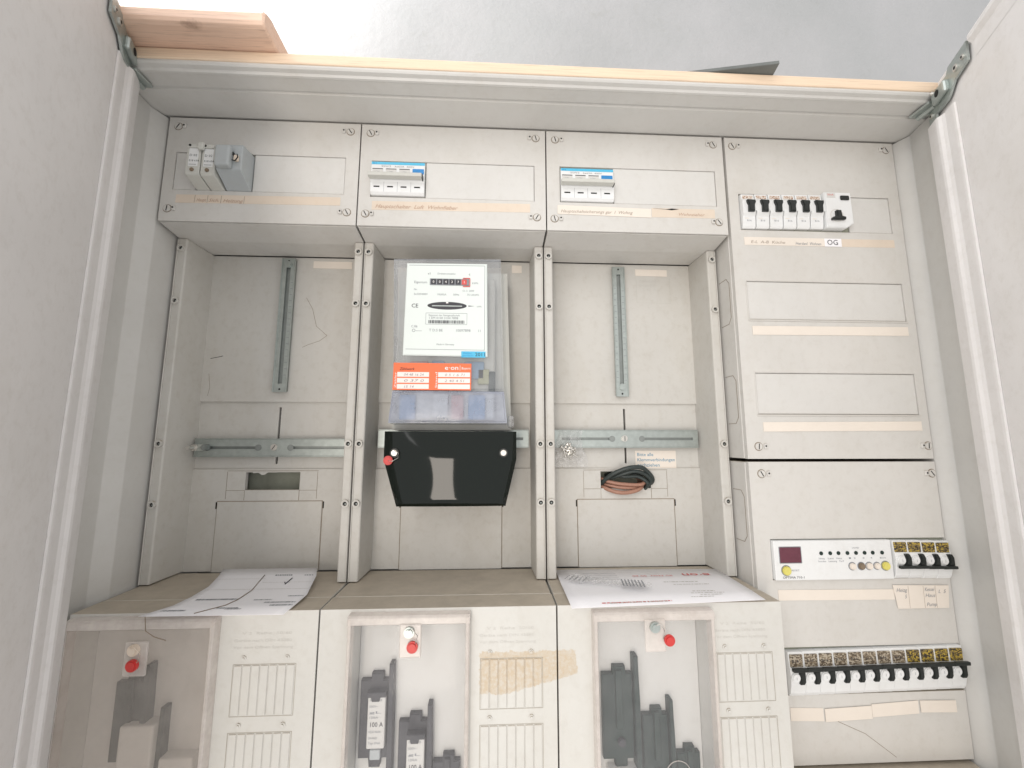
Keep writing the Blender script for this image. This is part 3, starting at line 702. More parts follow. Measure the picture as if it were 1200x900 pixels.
while x < 392:
    wdt = random.choice((.4, .6, .9)); box(bc, x, x+wdt, 6.9, 7.15, -274.8, -270.6); x += wdt+random.choice((.4, .5, .8))
part('barcode', bc, 'ink', fp)
st = part('year_sticker', B(389, 420, 6.4, 7.3, -319.4, -311.4, .2), 'cyan', mt_); text('2011', 406.5, 6.2, -317.6, 4.6, 'ink', st, width=12.5, bold=.01)
text('Zähler', 391, 6.2, -314.8, 1.9, 'blue', st, width=12); text('geeicht bis', 390.5, 6.2, -317.8, 1.9, 'blue', st, width=14)
os_ = part('orange_sticker', extr_y(NB(), [(303.4,-326.6), (402,-327), (402,-361.5), (303,-361.5)], 8.8, 9.6), 'orange', mt_)
for (xa, xb) in ((308.5, 348.5), (360, 400.5)):
    for i in range(3):
        z = -338.6-i*7.7
        f = part('sticker_field', B(xa, xb, 8.4, 8.9, z-6, z), 'pinkwhite', os_)
        tx = (('04 48 16 24', '0 37 0', '15 14'), ('0 5 1 6 71', '2 40 4 51', ''))[xa > 350][i]
        if tx: text(tx, xa+8, 8.2, z-4.8, 3.2, 'greyink', f, 'handwriting', (xb-xa)*.62 if i < 2 else 12, .2)
text('Zählwerk', 311, 8.5, -336.2, 3.6, 'ink', os_, 'handwriting', 19, .3); text('e·on', 368, 8.5, -335.2, 5.6, 'whiteink', os_, width=17, bold=.05)
part('sticker_divider', B(387.4, 387.8, 8.5, 8.9, -336, -329.5), 'whiteink', os_); text('Bayern', 389.5, 8.5, -334.6, 3, 'whiteink', os_, width=11)
for (x, t_) in ((307.6, 'Zähler'), (359.0, 'Stand')):
    rot = Matrix.Rotation(R(90), 4, 'X') @ Matrix.Rotation(R(90), 4, 'Z'); text(t_, x, 8.4, -359, 2.6, 'whiteink', os_, rot=rot, width=20)
# black terminal cover: domed front, chamfered lower corners
def terminal(bm):
    out = []
    N_, K = 26, 16
    zt, zb = -413.5, -505
    def xl(z):
        f = (zt-z)/(zt-zb); return 295 + (0 if f < .38 else (f-.38)/.62*17.5)
    def xr(z):
        f = (zt-z)/(zt-zb); return 460 - (0 if f < .38 else (f-.38)/.62*13.5)
    V = []
    for j in range(K+1):
        z = zt+(zb-zt)*j/K; row = []
        for i in range(N_+1):
            u = i/N_; x = xl(z)+(xr(z)-xl(z))*u
            ex = min(u, 1-u)*(xr(z)-xl(z)); ez = min(j/K, 1)*0+min((zt-z)+6, z-zb); e = max(0., min(ex, ez))
            y = 8 - 4.2*math.sin(math.pi*u)*math.sin(math.pi*min(1, j/K*.8+.02)) + (4*(1-min(e, 4)/4)**2)
            row.append(bm.verts.new((x, y, z)))
        V.append(row)
    for j in range(K):
        for i in range(N_): bm.faces.new((V[j][i], V[j][i+1], V[j+1][i+1], V[j+1][i]))
    loop = V[0]+[V[j][-1] for j in range(1, K+1)]+V[K][-2::-1]+[V[j][0] for j in range(K-1, 0, -1)]
    bk_ = [bm.verts.new((v.co.x, 84, v.co.z)) for v in loop]
    n = len(loop)
    for i in range(n): bm.faces.new((loop[i], bk_[i], bk_[(i+1) % n], loop[(i+1) % n]))
    return bm
tc = part('terminal_cover', terminal(NB()), 'gloss', mt_, smooth=True)
md = tc.modifiers.new('edges', 'EDGE_SPLIT'); md.split_angle = R(50)
for x in (309.5, 443.5):
    b = part('cover_screw', disc(NB(), x, -440, 3.6, 2.6, 7.5, 16, .6), 'screw', tc, smooth=False); part('screw_recess', ring(NB(), x, -440, 3.8, 5.4, 4.0, 7.6, 20), 'black', tc)
part('lead_seal', disc(NB(), 302.5, -449, 5.6, 1, 4.6, 20, 1.4), 'red', tc, label='round red seal hanging at the left screw of the terminal cover')
part('seal_wire', tube(NB(), [(309.5, 1.6, -437), (315, 0.5, -440), (315, 1, -446), (308, 0.6, -450), (303, 1, -449)], .35, 6), 'screw', tc, smooth=True)
part('meter_chip', B(450, 458, 30, 60, -408, -392, 3, 2), 'bag', mt_)

# ------------------------------------------------------------------ modular devices
# two old fuse holders and a grey socket block, first box
def fuse_holder(x0, x1):
    t = thing('fuse_holder', ((x0+x1)/2, 0, -104), 'leftmost narrow pale fuse holder in the first upper box', 'fuse holder', 'pale fuse holders in the first upper box')
    prof = [(3,-103.8), (-1,-103.8), (-22,-97), (-23.5,-95), (-23.5,-58), (-21,-55.5), (3,-54)]
    part('body', extr_x(NB(), prof, x0, x1, .7), 'lightgrey', t)
    part('label_field', B(x0+3, x1-2.5, -24, -23.3, -86, -62, .3), 'white', t); text('D 02', x0+4, -24.1, -73, 3, 'darkgreen', t, width=9); text('E18 63A', x0+4, -24.1, -80, 2.4, 'darkgreen', t, width=12)
    part('label_rule', crease(NB(), [(x0+4,-84), (x1-4,-84)], -24, .5, .1), 'darkgreen', t)
    part('pin', disc(NB(), (x0+x1)/2, -91, 2.4, -25.2, -23, 12, .4), 'seam', t)
    part('terminal_head', B(x0+1.5, x1-1.5, -26, -23, -62, -57, 1.2, 2), 'lightgrey', t); part('terminal_screw', disc(NB(), x0+5, -59.5, 1.6, -26.4, -25.8, 10), 'hole', t)
    return t
fh = fuse_holder(45, 62)
dup(fh, (18.4, 0, -.4), 'second narrow pale fuse holder, beside the grey socket block in the first upper box')
sb = thing('socket_block', (97, 0, -104), 'bluish grey socket block with a raised square cap in the first upper box', 'socket block')
prof = [(3,-103.8), (-.5,-103.8), (-24,-90), (-25,-87.5), (-25,-57.5), (-23.4,-55), (3,-53.5)]
part('body', extr_x(NB(), prof, 82.4, 113.3, 1), 'greyplastic', sb)
part('cap', B(85, 103, -34, -24.5, -90, -62, 2.6, 3), 'greyplastic', sb)
part('latch', B(105, 110.5, -29, -24.6, -80, -72, 1.5, 2), 'tan', sb); part('latch_pin', disc(NB(), 103.2, -70, 2, -28, -24, 10), 'black', sb)
part('latch_clip', crease(NB(), [(109.8,-72), (111,-76), (108,-81), (104,-80)], -29.2, 1, .5), 'hole', sb)
part('cap_knob', B(60, 68, -29, -24, -66, -56, 2, 2), 'lightgrey', sb)

def main_switch(x0, x1, dz, label):
    t = thing('main_switch', ((x0+x1)/2, 0, -105+dz), label, 'main switch', 'white main switches with a blue square')
    prof = [(3,-104.4), (-2,-104.4), (-5,-101), (-5,-87), (-7,-84), (-7,-78), (-4,-74), (-4,-57.8), (3,-57.8)]
    w_ = (x1-x0)/4
    part('body', extr_x(NB(), [(y, z+dz) for y, z in prof], x0, x1, .5), 'white', t)
    part('colour_stripe', B(x0+.3, x1-.3, -4.35, -3.9, -62.0+dz, -58.4+dz), 'cyan', t)
    text('5SW3', x0+13, -4.2, -65.6+dz, 2.6, 'greyink', t, width=12); text('3x63A  400V', x0+30, -4.2, -65.6+dz, 2.2, 'greyink', t, width=26)
    text('SH', x0+1.5, -4.45, -61.4+dz, 2.2, 'blue', t, width=5)
    for i in range(4):
        xa = x0+1.8+i*w_; 
        if i < 3:
            f = part('pole_window', B(xa, xa+w_-4, -4.6, -3.8, -77+dz, -68+dz, .3), 'blank', t)
            part('window_line', B(xa, xa+w_-4, -4.75, -4.5, -69+dz, -68+dz), 'ink', f); text('I ON', xa+2, -4.75, -73.5+dz, 2, 'greyink', f, width=7); part('window_line', B(xa+1, xa+w_-6, -4.75, -4.5, -76+dz, -75.6+dz), 'greyink', f)
        else: part('blue_square', B(xa-.4, xa+w_-3.0, -4.9, -3.8, -78+dz, -67.4+dz, .3), 'blue', t)
        part('pole_slot', B(xa+2.6, xa+w_-7.4, -5.2, -4.8, -95+dz, -93.2+dz), 'hole', t)
        if i: part('pole_gap', B(x0+i*w_-.15, x0+i*w_+.15, -5.12, -4.8, -101+dz, -87+dz), 'greyink', t)
    part('handle_bar', B(x0-.8, x1-2, -17, -7.5, -85.8+dz, -80.6+dz, .9, 2), 'lightgrey', t)
    part('handle_end', B(x1-2.6, x1-1.2, -14, -6, -86+dz, -79.5+dz, .4), 'black', t)
    return t
main_switch(267, 337.3, 0, 'white three-pole switch with a blue square in the second upper box, above the meter')
main_switch(519.4, 591.4, -.6, 'white three-pole switch with a blue square in the third upper box, beside the cream label')

ORD = ['first', 'second', 'third', 'fourth', 'fifth', 'sixth', 'seventh', 'eighth', 'ninth', 'tenth', 'eleventh', 'twelfth']
# six breakers and the residual current device, upper right
def small_breaker():
    x0 = 768; t = thing('circuit_breaker', (x0+9, 0, -139), 'first breaker from the left in the upper right row of black toggles', 'circuit breaker', 'six white breakers with black toggles')
    prof = [(3,-138), (-2.5,-138), (-4,-135), (-4,-121), (-7,-117), (-7,-99.5), (-4,-96.5), (-4,-89), (3,-88)]
    part('body', extr_x(NB(), prof, x0+.15, x0+17.95, .4), 'white', t)
    tg = NB(); extr_y(tg, [(x0+6.6,-116.5), (x0+14.6,-116.5), (x0+14.8,-107), (x0+16.4,-103.5), (x0+16.2,-100.3), (x0+5,-99.8), (x0+5.4,-103), (x0+7,-107)], -11, -6.5, .8)
    part('toggle', tg, 'black', t)
    part('toggle_cheek', extr_y(NB(), [(x0+14.9,-117), (x0+17.4,-115), (x0+17.6,-103), (x0+16.2,-104.5), (x0+15.2,-108)], -10, -6.8, .5), 'white', t)
    part('print_field', B(x0+2, x0+16.2, -4.3, -3.9, -95.6, -91), 'brownprint', t)
    part('print_line', crease(NB(), [(x0+3,-124), (x0+9,-124)], -4.1, .8, .1), 'cream', t)
    text('B16', x0+6, -4.2, -128.5, 2.6, 'greyink', t, width=6)
    return t
cb = small_breaker()
for i in range(1, 6):
    dup(cb, (19.25*i, 0, .35*i), '%s breaker from the left in the upper right row of black toggles' % ORD[i])
rc = thing('residual_current_breaker', (903, 0, -137), 'wide white residual current breaker with black T-shaped lever in the upper right row', 'residual current breaker')
part('body', extr_y(NB(), [(883.8,-136.5), (912,-136.5), (922.4,-129.5), (921.8,-84.6), (883.8,-84.9)], -8.5, 3, 1), 'white', rc)
part('print_field', B(887, 899, -8.9, -8.4, -93, -86.5), 'blank', rc)
text('30mA', 887.5, -9, -90, 2.6, 'redink', rc, width=9)
part('test_button', B(905.5, 918, -10.5, -8.3, -96.5, -90, 1.4, 2), 'black', rc)
tl = NB(); extr_y(tl, [(889.6,-126.5), (908,-126), (908.6,-122.6), (903.4,-121.4), (902.4,-113), (896,-113), (896,-120.8), (890,-123.4)], -13, -8.3, .9); part('lever', tl, 'black', rc)
part('lever_collar', ring(NB(), 898.6, -119, 8.4, 9.4, -8.8, -8.3, 24), 'blank', rc)

# control unit with display
cu_ = thing('control_unit', (848, 0, -593), 'wide white control unit with small dark red display and yellow buttons', 'control unit')
part('body', B(773.6, 923.6, -5, 3, -592.6, -546.6, .8, 2), 'white', cu_)
dp = part('display', B(780.5, 807, -5.6, -4.8, -572, -554, .5), 'display', cu_); part('display_frame', crease(NB(), [(780,-553.5), (807.5,-553.5), (807.5,-572.5), (780,-572.5), (780,-553.5)], -5, .7, .4), 'greyink', dp)
text('RESET', 793.5, -5.2, -582, 2, 'greyink', cu_, width=10)
def btn(x, z, r, m_):
    b = part('button', disc(NB(), x, z, r, -8, -4.8, 18, .8), m_, cu_); part('button_collar', ring(NB(), x, z, r+.3, r+1.1, -5.5, -4.9, 20), 'greyink', b)
btn(787, -581, 5.2, 'yellow')
for x, m_, r in ((871, 'cream', 3.8), (882.5, 'seam', 3.8), (892.5, 'cream', 3.8), (902.5, 'cream', 3.6), (913.5, 'yellow', 4.8)): btn(x, -577, r, m_)
lbls = ['Störung', 'Last', 'Netz', '1', '2', '3', '4', 'Ein']
for i, x in enumerate((833, 844.5, 855, 866.5, 877.5, 888.5, 899, 911)):
    l_ = part('indicator_lamp', disc(NB(), x, -561.5, 2.3, -6, -4.8, 12, .4), 'darkgreen', cu_)
    text(lbls[i], x-3.8, -5.2, -568.5, 1.9, 'greyink', cu_, width=7.5 if len(lbls[i]) > 1 else 2.5)
text('Stunden   Leistung   Tarif', 828, -5.2, -571.8, 1.9, 'greyink', cu_, width=33); text('LOAD', 873, -5.2, -556.4, 1.8, 'greyink', cu_, width=9)
text('OPTIMA 710-1', 782, -5.2, -590.4, 2.6, 'ink', cu_, width=27)
# four breakers beside it
def tall_breaker(x0, pitch, zt, zb, win, tog, bar, label, group, matw, down):
    t = thing('circuit_breaker', (x0+pitch/2, 0, zb), label, 'circuit breaker', group)
    zc = (tog[0]+tog[1])/2
    prof = [(3,zb), (-2,zb), (-4.5,zb+4), (-5,zb+.45*(tog[0]-zb)), (-6.8,tog[0]-1.5), (-7.4,zc), (-6.8,tog[1]+.8), (-5.4,win[1]+1), (-4.6,zt), (3,zt)]
    part('body', extr_x(NB(), prof, x0+.15, x0+pitch-.15, .35), 'white', t)
    wn = part('rating_window', B(x0+1.4, x0+pitch-1.4, -6.4, -4.6, win[1]+.4, win[0]-.4, .3), matw, t)
    text('B16', x0+3, -6.6, (win[0]+win[1])/2-1.4, 3, 'ink', wn, width=8)
    kb = NB()
    kx = x0+pitch*.30 if not down else x0+pitch*.36
    part('round_boss', disc(NB(), kx, zc, 5.2, -9.6, -7.0, 20, .9), 'white', t); text('I', kx-.4, -9.8, zc-1.6, 3, 'greyink', t)
    tx0, tx1 = (x0+pitch*.50, x0+pitch*.90) if not down else (x0+pitch*.66, x0+pitch*1.0)
    if down: tp_ = [(tx0-1, tog[1]-.2), (tx1-2.2, tog[1]), (tx1, tog[1]-4), (tx1, tog[0]+3), (tx1-1, tog[0]), (tx0-3.4, tog[0]), (tx0-.5, tog[0]+5), (tx0+.6, tog[1]-5)]
    else: tp_ = [(tx0, tog[1]), (tx1, tog[1]), (tx1, tog[0]+3), (tx1-2, tog[0]), (tx0+.5, tog[0]), (tx0+1.6, zc)]
    part('toggle', extr_y(NB(), tp_, -10.4, -7.0, .7), 'black', t)
    part('tie_bar', B(x0-.0, x0+pitch, -13.4, -9.6, bar[1], bar[0], .7, 2), 'black', t)
    return t
tb4 = tall_breaker(925.6, 18.4, -547.5, -592.6, (-549, -561.5), (-577.5, -562.5), (-575.5, -579), 'first of the four breakers with gold windows beside the control unit', 'four breakers beside the control unit', 'plategold', True)
for i in range(1, 4): dup(tb4, (18.4*i, 0, -.5*i+.3), '%s of the four breakers with gold windows beside the control unit' % ORD[i])
tb12 = tall_breaker(780.4, 18.15, -673, -722, (-675, -689.5), (-706.5, -692.5), (-687.6, -691.6), 'first breaker from the left in the bottom row of twelve under one black bar', 'bottom row of twelve breakers', 'platebrown', False)
for i in range(1, 12):
    c = dup(tb12, (18.15*i, 0, .25*i), '%s breaker from the left in the bottom row of twelve under one black bar' % ORD[i])
    if i >= 8:
        for ch in c.children:
            if ch.name.startswith('rating_window'):
                me = ch.data.copy(); me.materials.clear(); me.materials.append(M['plategold']); ch.data = me

# ------------------------------------------------------------------ lower fuse boxes
def fuse_box(k, wx0, wx1, ztop, mat, film, label):
    o = 250*k; x0, x1 = o+.9, o+249.1; zb = -1000
    root = thing('fuse_box', (o+125, 20, -1000), label, 'fuse box', 'lower fuse boxes with sealed clear windows')
    bm = NB(); holed(bm, x0, x1, zb, -601.2, [(wx0+4, wx1-4, zb+60, ztop-10)], -46, -10)
    bmesh.ops.bevel(bm, geom=[e for e in bm.edges if len(e.link_faces) == 2 and abs(e.calc_face_angle(0)) > 1 and all(abs(v.co.y+46) < .01 for v in e.verts) and (all(abs(v.co.x-x0) < .1 for v in e.verts) or all(abs(v.co.x-x1) < .1 for v in e.verts) or all(abs(v.co.z+601.2) < .1 for v in e.verts))], offset=1.8, segments=3, affect='EDGES')
    part('cover', bm, mat, root)
    part('housing', B(x0+.3, x1-.3, -9.6, 88, zb, -601.0, .8), 'fusebox', root)
    part('inner_plate', B(wx0+4.5, wx1-4.5, -20, -12, zb+62, ztop-10.5), 'blank', root)
    # clear window: front pane with wrap-round rims
    yf = -57
    part('window_pane', B(wx0+4.4, wx1-4.4, yf, yf+1.6, zb+50, ztop-9.8), film, root)
    rm = NB()
    extr_x(rm, [(-46.2, ztop), (-55, ztop-.8), (yf, ztop-3), (yf-.4, ztop-9.2), (yf+1.6, ztop-9.6), (-47, ztop-4)], wx0, wx1, .4)
    part('window_rim', rm, 'rim', root)
    for (a, b) in ((wx0, wx0+4.2), (wx1-4.2, wx1)):
        part('window_rim', extr_z(NB(), [(a, -46.2), (a+.4 if a == wx0 else a, yf+1), (a+1.2 if a == wx0 else a, yf-.3), (b if a == wx0 else b-1.2, yf-.3), (b if a == wx0 else b-.4, yf+1), (b, -46.2)] if True else [], zb+50, ztop-3.4, .3), 'rim', root)
    # ventilation and break-out slats on the right part of the cover
    v0, v1 = {0: (167, 228.5), 1: (419, 483.5), 2: (673, 734.5)}[k]
    for (za, zc_) in ((-653, -700.5), (-716.5, -766), (-782, -830)):
        fr = part('slat_frame', crease(NB(), [(v0-.6, za+.6), (v1+.6, za+.6), (v1+.6, zc_-.6), (v0-.6, zc_-.6), (v0-.6, za+.6)], -46, .5, .15), 'groove', root)
        n = 7; wv = (v1-v0)/n
        first = None
        for i in range(n):
            pr_ = B(v0+i*wv+.5, v0+(i+1)*wv-.5, -47.0-.0, -45.8, zc_+.3, za-.3, .45)
            part('slat', pr_, mat, root)
    for (bx_, bz) in ((v0+9.5, -646.5), (v0+53, -646.5), (v0+9.5, -709.5), (v0+53, -709.5), (v0+9.5, -775), (v0+53, -775)):
        part('rivet', disc(NB(), bx_, bz, 2.6, -48.4, -45.9, 14, 1.2), mat, root)
    # wire seal hanging in front of the window
    sx = {0: 81, 1: 349, 2: 604}[k]; sz = -629 if k else -640
    sl = part('seal_block', B(sx-13, sx+9, yf-2.6, yf, sz-15, sz+17, 1.2, 2), 'rim', root)
    part('seal_screw', disc(NB(), sx-3, sz+10, 5.4, yf-7, yf-2.4, 20, 1.6), 'zinc' if k else 'tan', root)
    part('lead_seal', disc(NB(), sx+(1 if k == 1 else 11 if k == 2 else -1), sz-(3 if k < 2 else 2), 5.6, yf-9, yf-5, 22, 1.5), 'red', root, label='round red plastic seal')
    part('seal_wire', tube(NB(), [(sx-5, yf-6, sz+12), (sx+1, yf-9, sz+15), (sx+6, yf-7, sz+8), (sx+4, yf-7.5, sz)], .45, 6), 'screw' if k else 'tan', root, smooth=True)
    # embossed lines
    text('V 2  Reihe  50/60', v0+6, -46.15, -624, 2.6, 'emboss', root, 'embossed_text', 50); text('Geräte nach DIN 43880', v0-2, -46.15, -631, 2.6, 'emboss', root, 'embossed_text', 58)
    text('Vor dem Öffnen Spannung', v0-2, -46.15, -637.5, 2.6, 'emboss', root, 'embossed_text', 60)
    return root
f1 = fuse_box(0, 5, 151, -603.5, 'fusebox', 'foggy', 'left lower fuse box with a wide cloudy window and brown grime')
f2 = fuse_box(1, 282, 407.5, -603.8, 'stained', 'clearbox', 'middle lower fuse box with glue stains on its slats and two 100 A fuses inside')
f3 = fuse_box(2, 537, 668, -605, 'stained', 'clearbox', 'right lower fuse box with dark green fuse bases, under the paper with red print')

def carrier(x, z, sc, mat, label, fused, fin=True, k=0):
    """NH fuse carrier: body with tabs, side fin, optional paper-labelled cartridge; x,z is the body's upper left corner"""
    x = 428+(x-428)*.968; z = -426.5+(z+426.5)*.968; sc *= .97
    t = thing('fuse_carrier', (x+16*sc, -16, z-76*sc), label, 'fuse carrier', 'knife fuse carriers behind the clear windows')
    W, H = 31*sc, 78*sc
    out = [(x, z), (x+11*sc, z), (x+11.5*sc, z+7*sc), (x+24*sc, z+7*sc), (x+24.5*sc, z), (x+W, z), (x+W, z-H), (x+24*sc, z-H), (x+23.5*sc, z-H-9*sc), (x+12*sc, z-H-9*sc), (x+11*sc, z-H), (x, z-H)]
    part('body', extr_y(NB(), out, -27, -20.2, .8), mat, t)
    if fin:
        fx = x+W+.6
        part('side_fin', extr_y(NB(), [(fx, z+18*sc), (fx+4.6*sc, z+18*sc), (fx+4.8*sc, z+2), (fx+5.6*sc, z-24*sc), (fx+5.8*sc, z-H-22*sc), (fx, z-H-22*sc)], -32, -20.2, .6), mat, t)
    if fused:
        c = part('cartridge', B(x+10.5*sc, x+29.5*sc, -35, -27, z-H+14*sc, z-9*sc, 1.4, 2), 'blank', t)
        text('100 A', x+13*sc, -35.3, z-42*sc, 4.4, 'ink', c, width=13.5*sc, bold=.02)
        for i, (s_, q) in enumerate((('NH00', -17), ('500V~', -23), ('gL', -29), ('120kA', -34), ('VDE 0636', -48), ('DIN 43620', -54), ('Typ 3NA', -59))):
            text(s_, x+12.5*sc, -35.3, z+q*sc, 2.2, 'greyink', c, width=(9 if i % 2 else 13)*sc)
        part('cartridge_cap', extr_y(NB(), [(x+10*sc, z-8*sc), (x+29.8*sc, z-8*sc), (x+29.8*sc, z-13*sc), (x+24*sc, z-13*sc), (x+23*sc, z-17*sc), (x+15*sc, z-17*sc), (x+14*sc, z-13*sc), (x+10*sc, z-13*sc)], -36.4, -27, .5), mat, t)
        part('contact_blade', B(x+14*sc, x+25*sc, -33, -27, z-H+2*sc, z-H+12*sc, .8), 'greyplastic', t)
    else:
        part('contact_blade', B(x+13*sc, x+20*sc, -30, -27, z-50*sc, z+4*sc, .6), mat, t)
        part('grip', disc(NB(), x+18*sc, z-62*sc, 4*sc, -31, -26.9, 12, .8), 'darkgrey', t)
    return t
carrier(26, -684, 1.0, 'darkgreen', 'dark green fuse base behind the cloudy left window, upper left of the blank covers', False)
part_loc = thing('blanking_cover', (71, -16, -790), 'taller pale blanking cover behind the cloudy left window', 'blanking cover', 'pale blanking covers behind the left window')
part('body', B(53.5, 87, -36, -16.5, -800, -713, 2.2, 2), 'blank', part_loc)
pb = thing('blanking_cover', (105, -16, -800), 'lower pale blanking cover at the bottom right of the cloudy left window', 'blanking cover', 'pale blanking covers behind the left window')
part('body', B(92, 126, -32, -16.5, -830, -746, 2.2, 2), 'blank', pb)
solo('switch_lever', extr_y(NB(), [(88,-700), (92.5,-700), (93,-760), (87,-760)], -30, -16.3, .6), 'darkgreen', (90, -16, -760), 'thin dark lever beside the taller blanking cover, behind the left window', 'lever')
carrier(286, -688.5, 1.0, 'darkgrey', 'upper left fuse carrier with a 100 A cartridge behind the middle window', True)
carrier(329, -731, 1.0, 'darkgrey', 'second fuse carrier with a 100 A cartridge behind the middle window', True)
carrier(367, -772, .95, 'darkgrey', 'lowest right fuse carrier cut off by the photo edge, middle window', False, fin=False)
carrier(556, -688.5, 1.12, 'darkgreen', 'upper left dark green fuse base behind the right window', False)
carrier(601.5, -732, .92, 'darkgreen', 'second dark green fuse base with a round mark behind the right window', False)
carrier(639, -772, .85, 'darkgreen', 'lowest right dark green fuse base behind the right window', False, fin=False)
wbx = solo('blanking_cover', B(556, 590, -34, -16.4, -850, -772, 1.6, 2), 'blank', (573, -16, -850), 'pale blanking cover under the upper left fuse base of the right window', 'blanking cover')
gd = NB(); cr = [(620+13*math.cos(a), -760+13*math.sin(a)) for a in [R(5*i) for i in range(-3, 42)]]
crease(gd, cr, -58.8, .5, .15); part('round_scratch', gd, 'rim', f3)
for (a, b) in (((83.5,-607), (97,-616)), ((97,-616), (107,-620))): pass
part('hair', tube(NB(), [(84,-59,-600), (88,-62,-612), (96,-61,-618), (107,-60,-622)], .35, 5), 'seam', f1, smooth=True)

# ------------------------------------------------------------------ papers and loose things
def ruled_sheet(bm, L_, R_, n=10, th=.35):
    """sheet lofted between left and right edge polylines"""
    top, bot = [], []
    for a, b in zip(L_, R_):
        a, b = Vector(a), Vector(b)
        top.append([bm.verts.new(a.lerp(b, i/n)) for i in range(n+1)]); bot.append([bm.verts.new(a.lerp(b, i/n)-Vector((0, 0, th))) for i in range(n+1)])
    for r in range(len(L_)-1):
        for i in range(n):
            bm.faces.new((top[r][i], top[r][i+1], top[r+1][i+1], top[r+1][i])); bm.faces.new((bot[r][i], bot[r+1][i], bot[r+1][i+1], bot[r][i+1]))
    for r in (0, len(L_)-1):
        for i in range(n): bm.faces.new((top[r][i], top[r][i+1], bot[r][i+1], bot[r][i]))
    for r in range(len(L_)-1):
        for i in (0, n): bm.faces.new((top[r][i], top[r+1][i], bot[r+1][i], bot[r][i]))
    return bm
#PAPER1
def lerp_edge(E, t):
    f = t*(len(E)-1); i = min(int(f), len(E)-2); return Vector(E[i]).lerp(Vector(E[i+1]), f-i)
def on_sheet(Ls, Rs, u, v, lift=.25):
    p = lerp_edge(Ls, v).lerp(lerp_edge(Rs, v), u); p.z += lift; return p
def sheet_marks(parent, Ls, Rs, marks, mat, name='printed_text'):
    """short runs of print on a curved sheet: (u0, u1, v, height)"""
    bm = NB()
    for (u0, u1, v, h) in marks:
        u = u0
        while u < u1:
            du = random.uniform(.006, .022); du = min(du, u1-u+.001)
            q = [on_sheet(Ls, Rs, u, v, .3), on_sheet(Ls, Rs, u+du, v, .3), on_sheet(Ls, Rs, u+du, v+h, .3), on_sheet(Ls, Rs, u, v+h, .3)]
            bm.faces.new([bm.verts.new(p) for p in q]); u += du+random.uniform(.003, .008)
    return part(name, bm, mat, parent)
P1L = [(79,-61,-598.6), (93.2,-35,-598.2), (97,-12,-597.0), (99,12,-594.5), (92,40,-592.0), (86,60,-588.5)]
P1R = [(219,-60,-599.6), (221,-35,-598.2), (222,-12,-597.0), (217,12,-594.5), (211,40,-592.0), (204,60,-588.5)]
P1L = P1L_ = __import__('builtins').list(P1L)
pp = thing('paper_sheet', (150, 0, -600), 'white form with pen marks lying curled on the left fuse box', 'paper')
part('sheet', ruled_sheet(NB(), P1L, P1R, 12), 'paper', pp, smooth=True)
random.seed(5)
sheet_marks(pp, P1L, P1R, [(.10,.45,.30,.028), (.05,.22,.08,.022), (.42,.58,.12,.018), (.6,.75,.28,.02), (.72,.98,.22,.022), (.80,.98,.16,.022), (.85,.98,.36,.02), (.58,.76,.80,.03), (.88,.97,.80,.02), (.5,.62,.1,.016)], 'greyink')
sheet_marks(pp, P1L, P1R, [(0.02,.98,.52,.006), (.5,.98,.66,.005), (.02,.5,.74,.005)], 'emboss')
part('pen_stroke', tube(NB(), [on_sheet(P1L, P1R, u, v, .5) for u, v in ((.35,.03), (.44,.18), (.46,.3), (.47,.5), (.46,.68), (.47,.82))], .45, 5), 'seam', pp, smooth=True)
part('pen_stroke', tube(NB(), [on_sheet(P1L, P1R, u, v, .5) for u, v in ((.72,.66), (.735,.62), (.77,.74))], .6, 5), 'ink', pp, smooth=True)
P3L = [(514,-60,-599.0), (514.5,-20,-598.8), (515,20,-598.6), (516,69,-597.6)]
P3R = [(728,-53,-596.5), (733,-20,-598.0), (736,20,-598.8), (738,66,-598.6)]
pq = thing('paper_sheet', (620, 0, -600), 'cream letter with upside-down red print lying flat on the right fuse box', 'paper')
part('sheet', ruled_sheet(NB(), P3L, P3R, 12), 'paper', pq, smooth=True)
rz = Matrix.Rotation(R(180), 4, 'Z')
text('e·on', 716, 46, -597.9, 11, 'redink', pq, rot=rz, width=36, bold=.06)
text('Ihr Netz  50 60', 664, 40, -597.6, 4.5, 'redink', pq, rot=rz, width=52)
random.seed(9)
sheet_marks(pq, P3L, P3R, [(.58,.78,.62,.02), (.62,.82,.54,.016), (.68,.80,.34,.015), (.66,.84,.28,.015), (.70,.82,.22,.015), (.64,.76,.16,.015), (.2,.50,.06,.03)], 'emboss')
sheet_marks(pq, P3L, P3R, [(.16,.52,.07,.022)], 'redink')
# crumpled clear sleeve on that letter
bg_ = NB(); random.seed(21); nx2, ny2 = 26, 8; G = []
for i in range(nx2+1):
    row = []
    for j in range(ny2+1):
        u, v = i/nx2, j/ny2
        x = 524+92*u+6*v; y = 26-34*u+26*(v-.5)*(1-.35*u); z = -596.6+2.2*abs(math.sin(u*19+v*3))+random.uniform(0, 1.6)
        row.append(bg_.verts.new((x, y, z)))
    G.append(row)
for i in range(nx2):
    for j in range(ny2): bg_.faces.new((G[i][j], G[i+1][j], G[i+1][j+1], G[i][j+1]))
sv = thing('plastic_sleeve', (570, 5, -597), 'crumpled clear plastic sleeve with grey stripes on the letter', 'plastic sleeve')
part('film', bg_, 'bag', sv)
sb_ = NB()
for i in range(7): 
    a = Vector((588+i*3.8, 12-i*1.0, -593.0)); b = a+Vector((-5, -26, .6)); d = Vector((1.7, 0, 0)); sb_.faces.new([sb_.verts.new(p) for p in (a, a+d, b+d, b)])
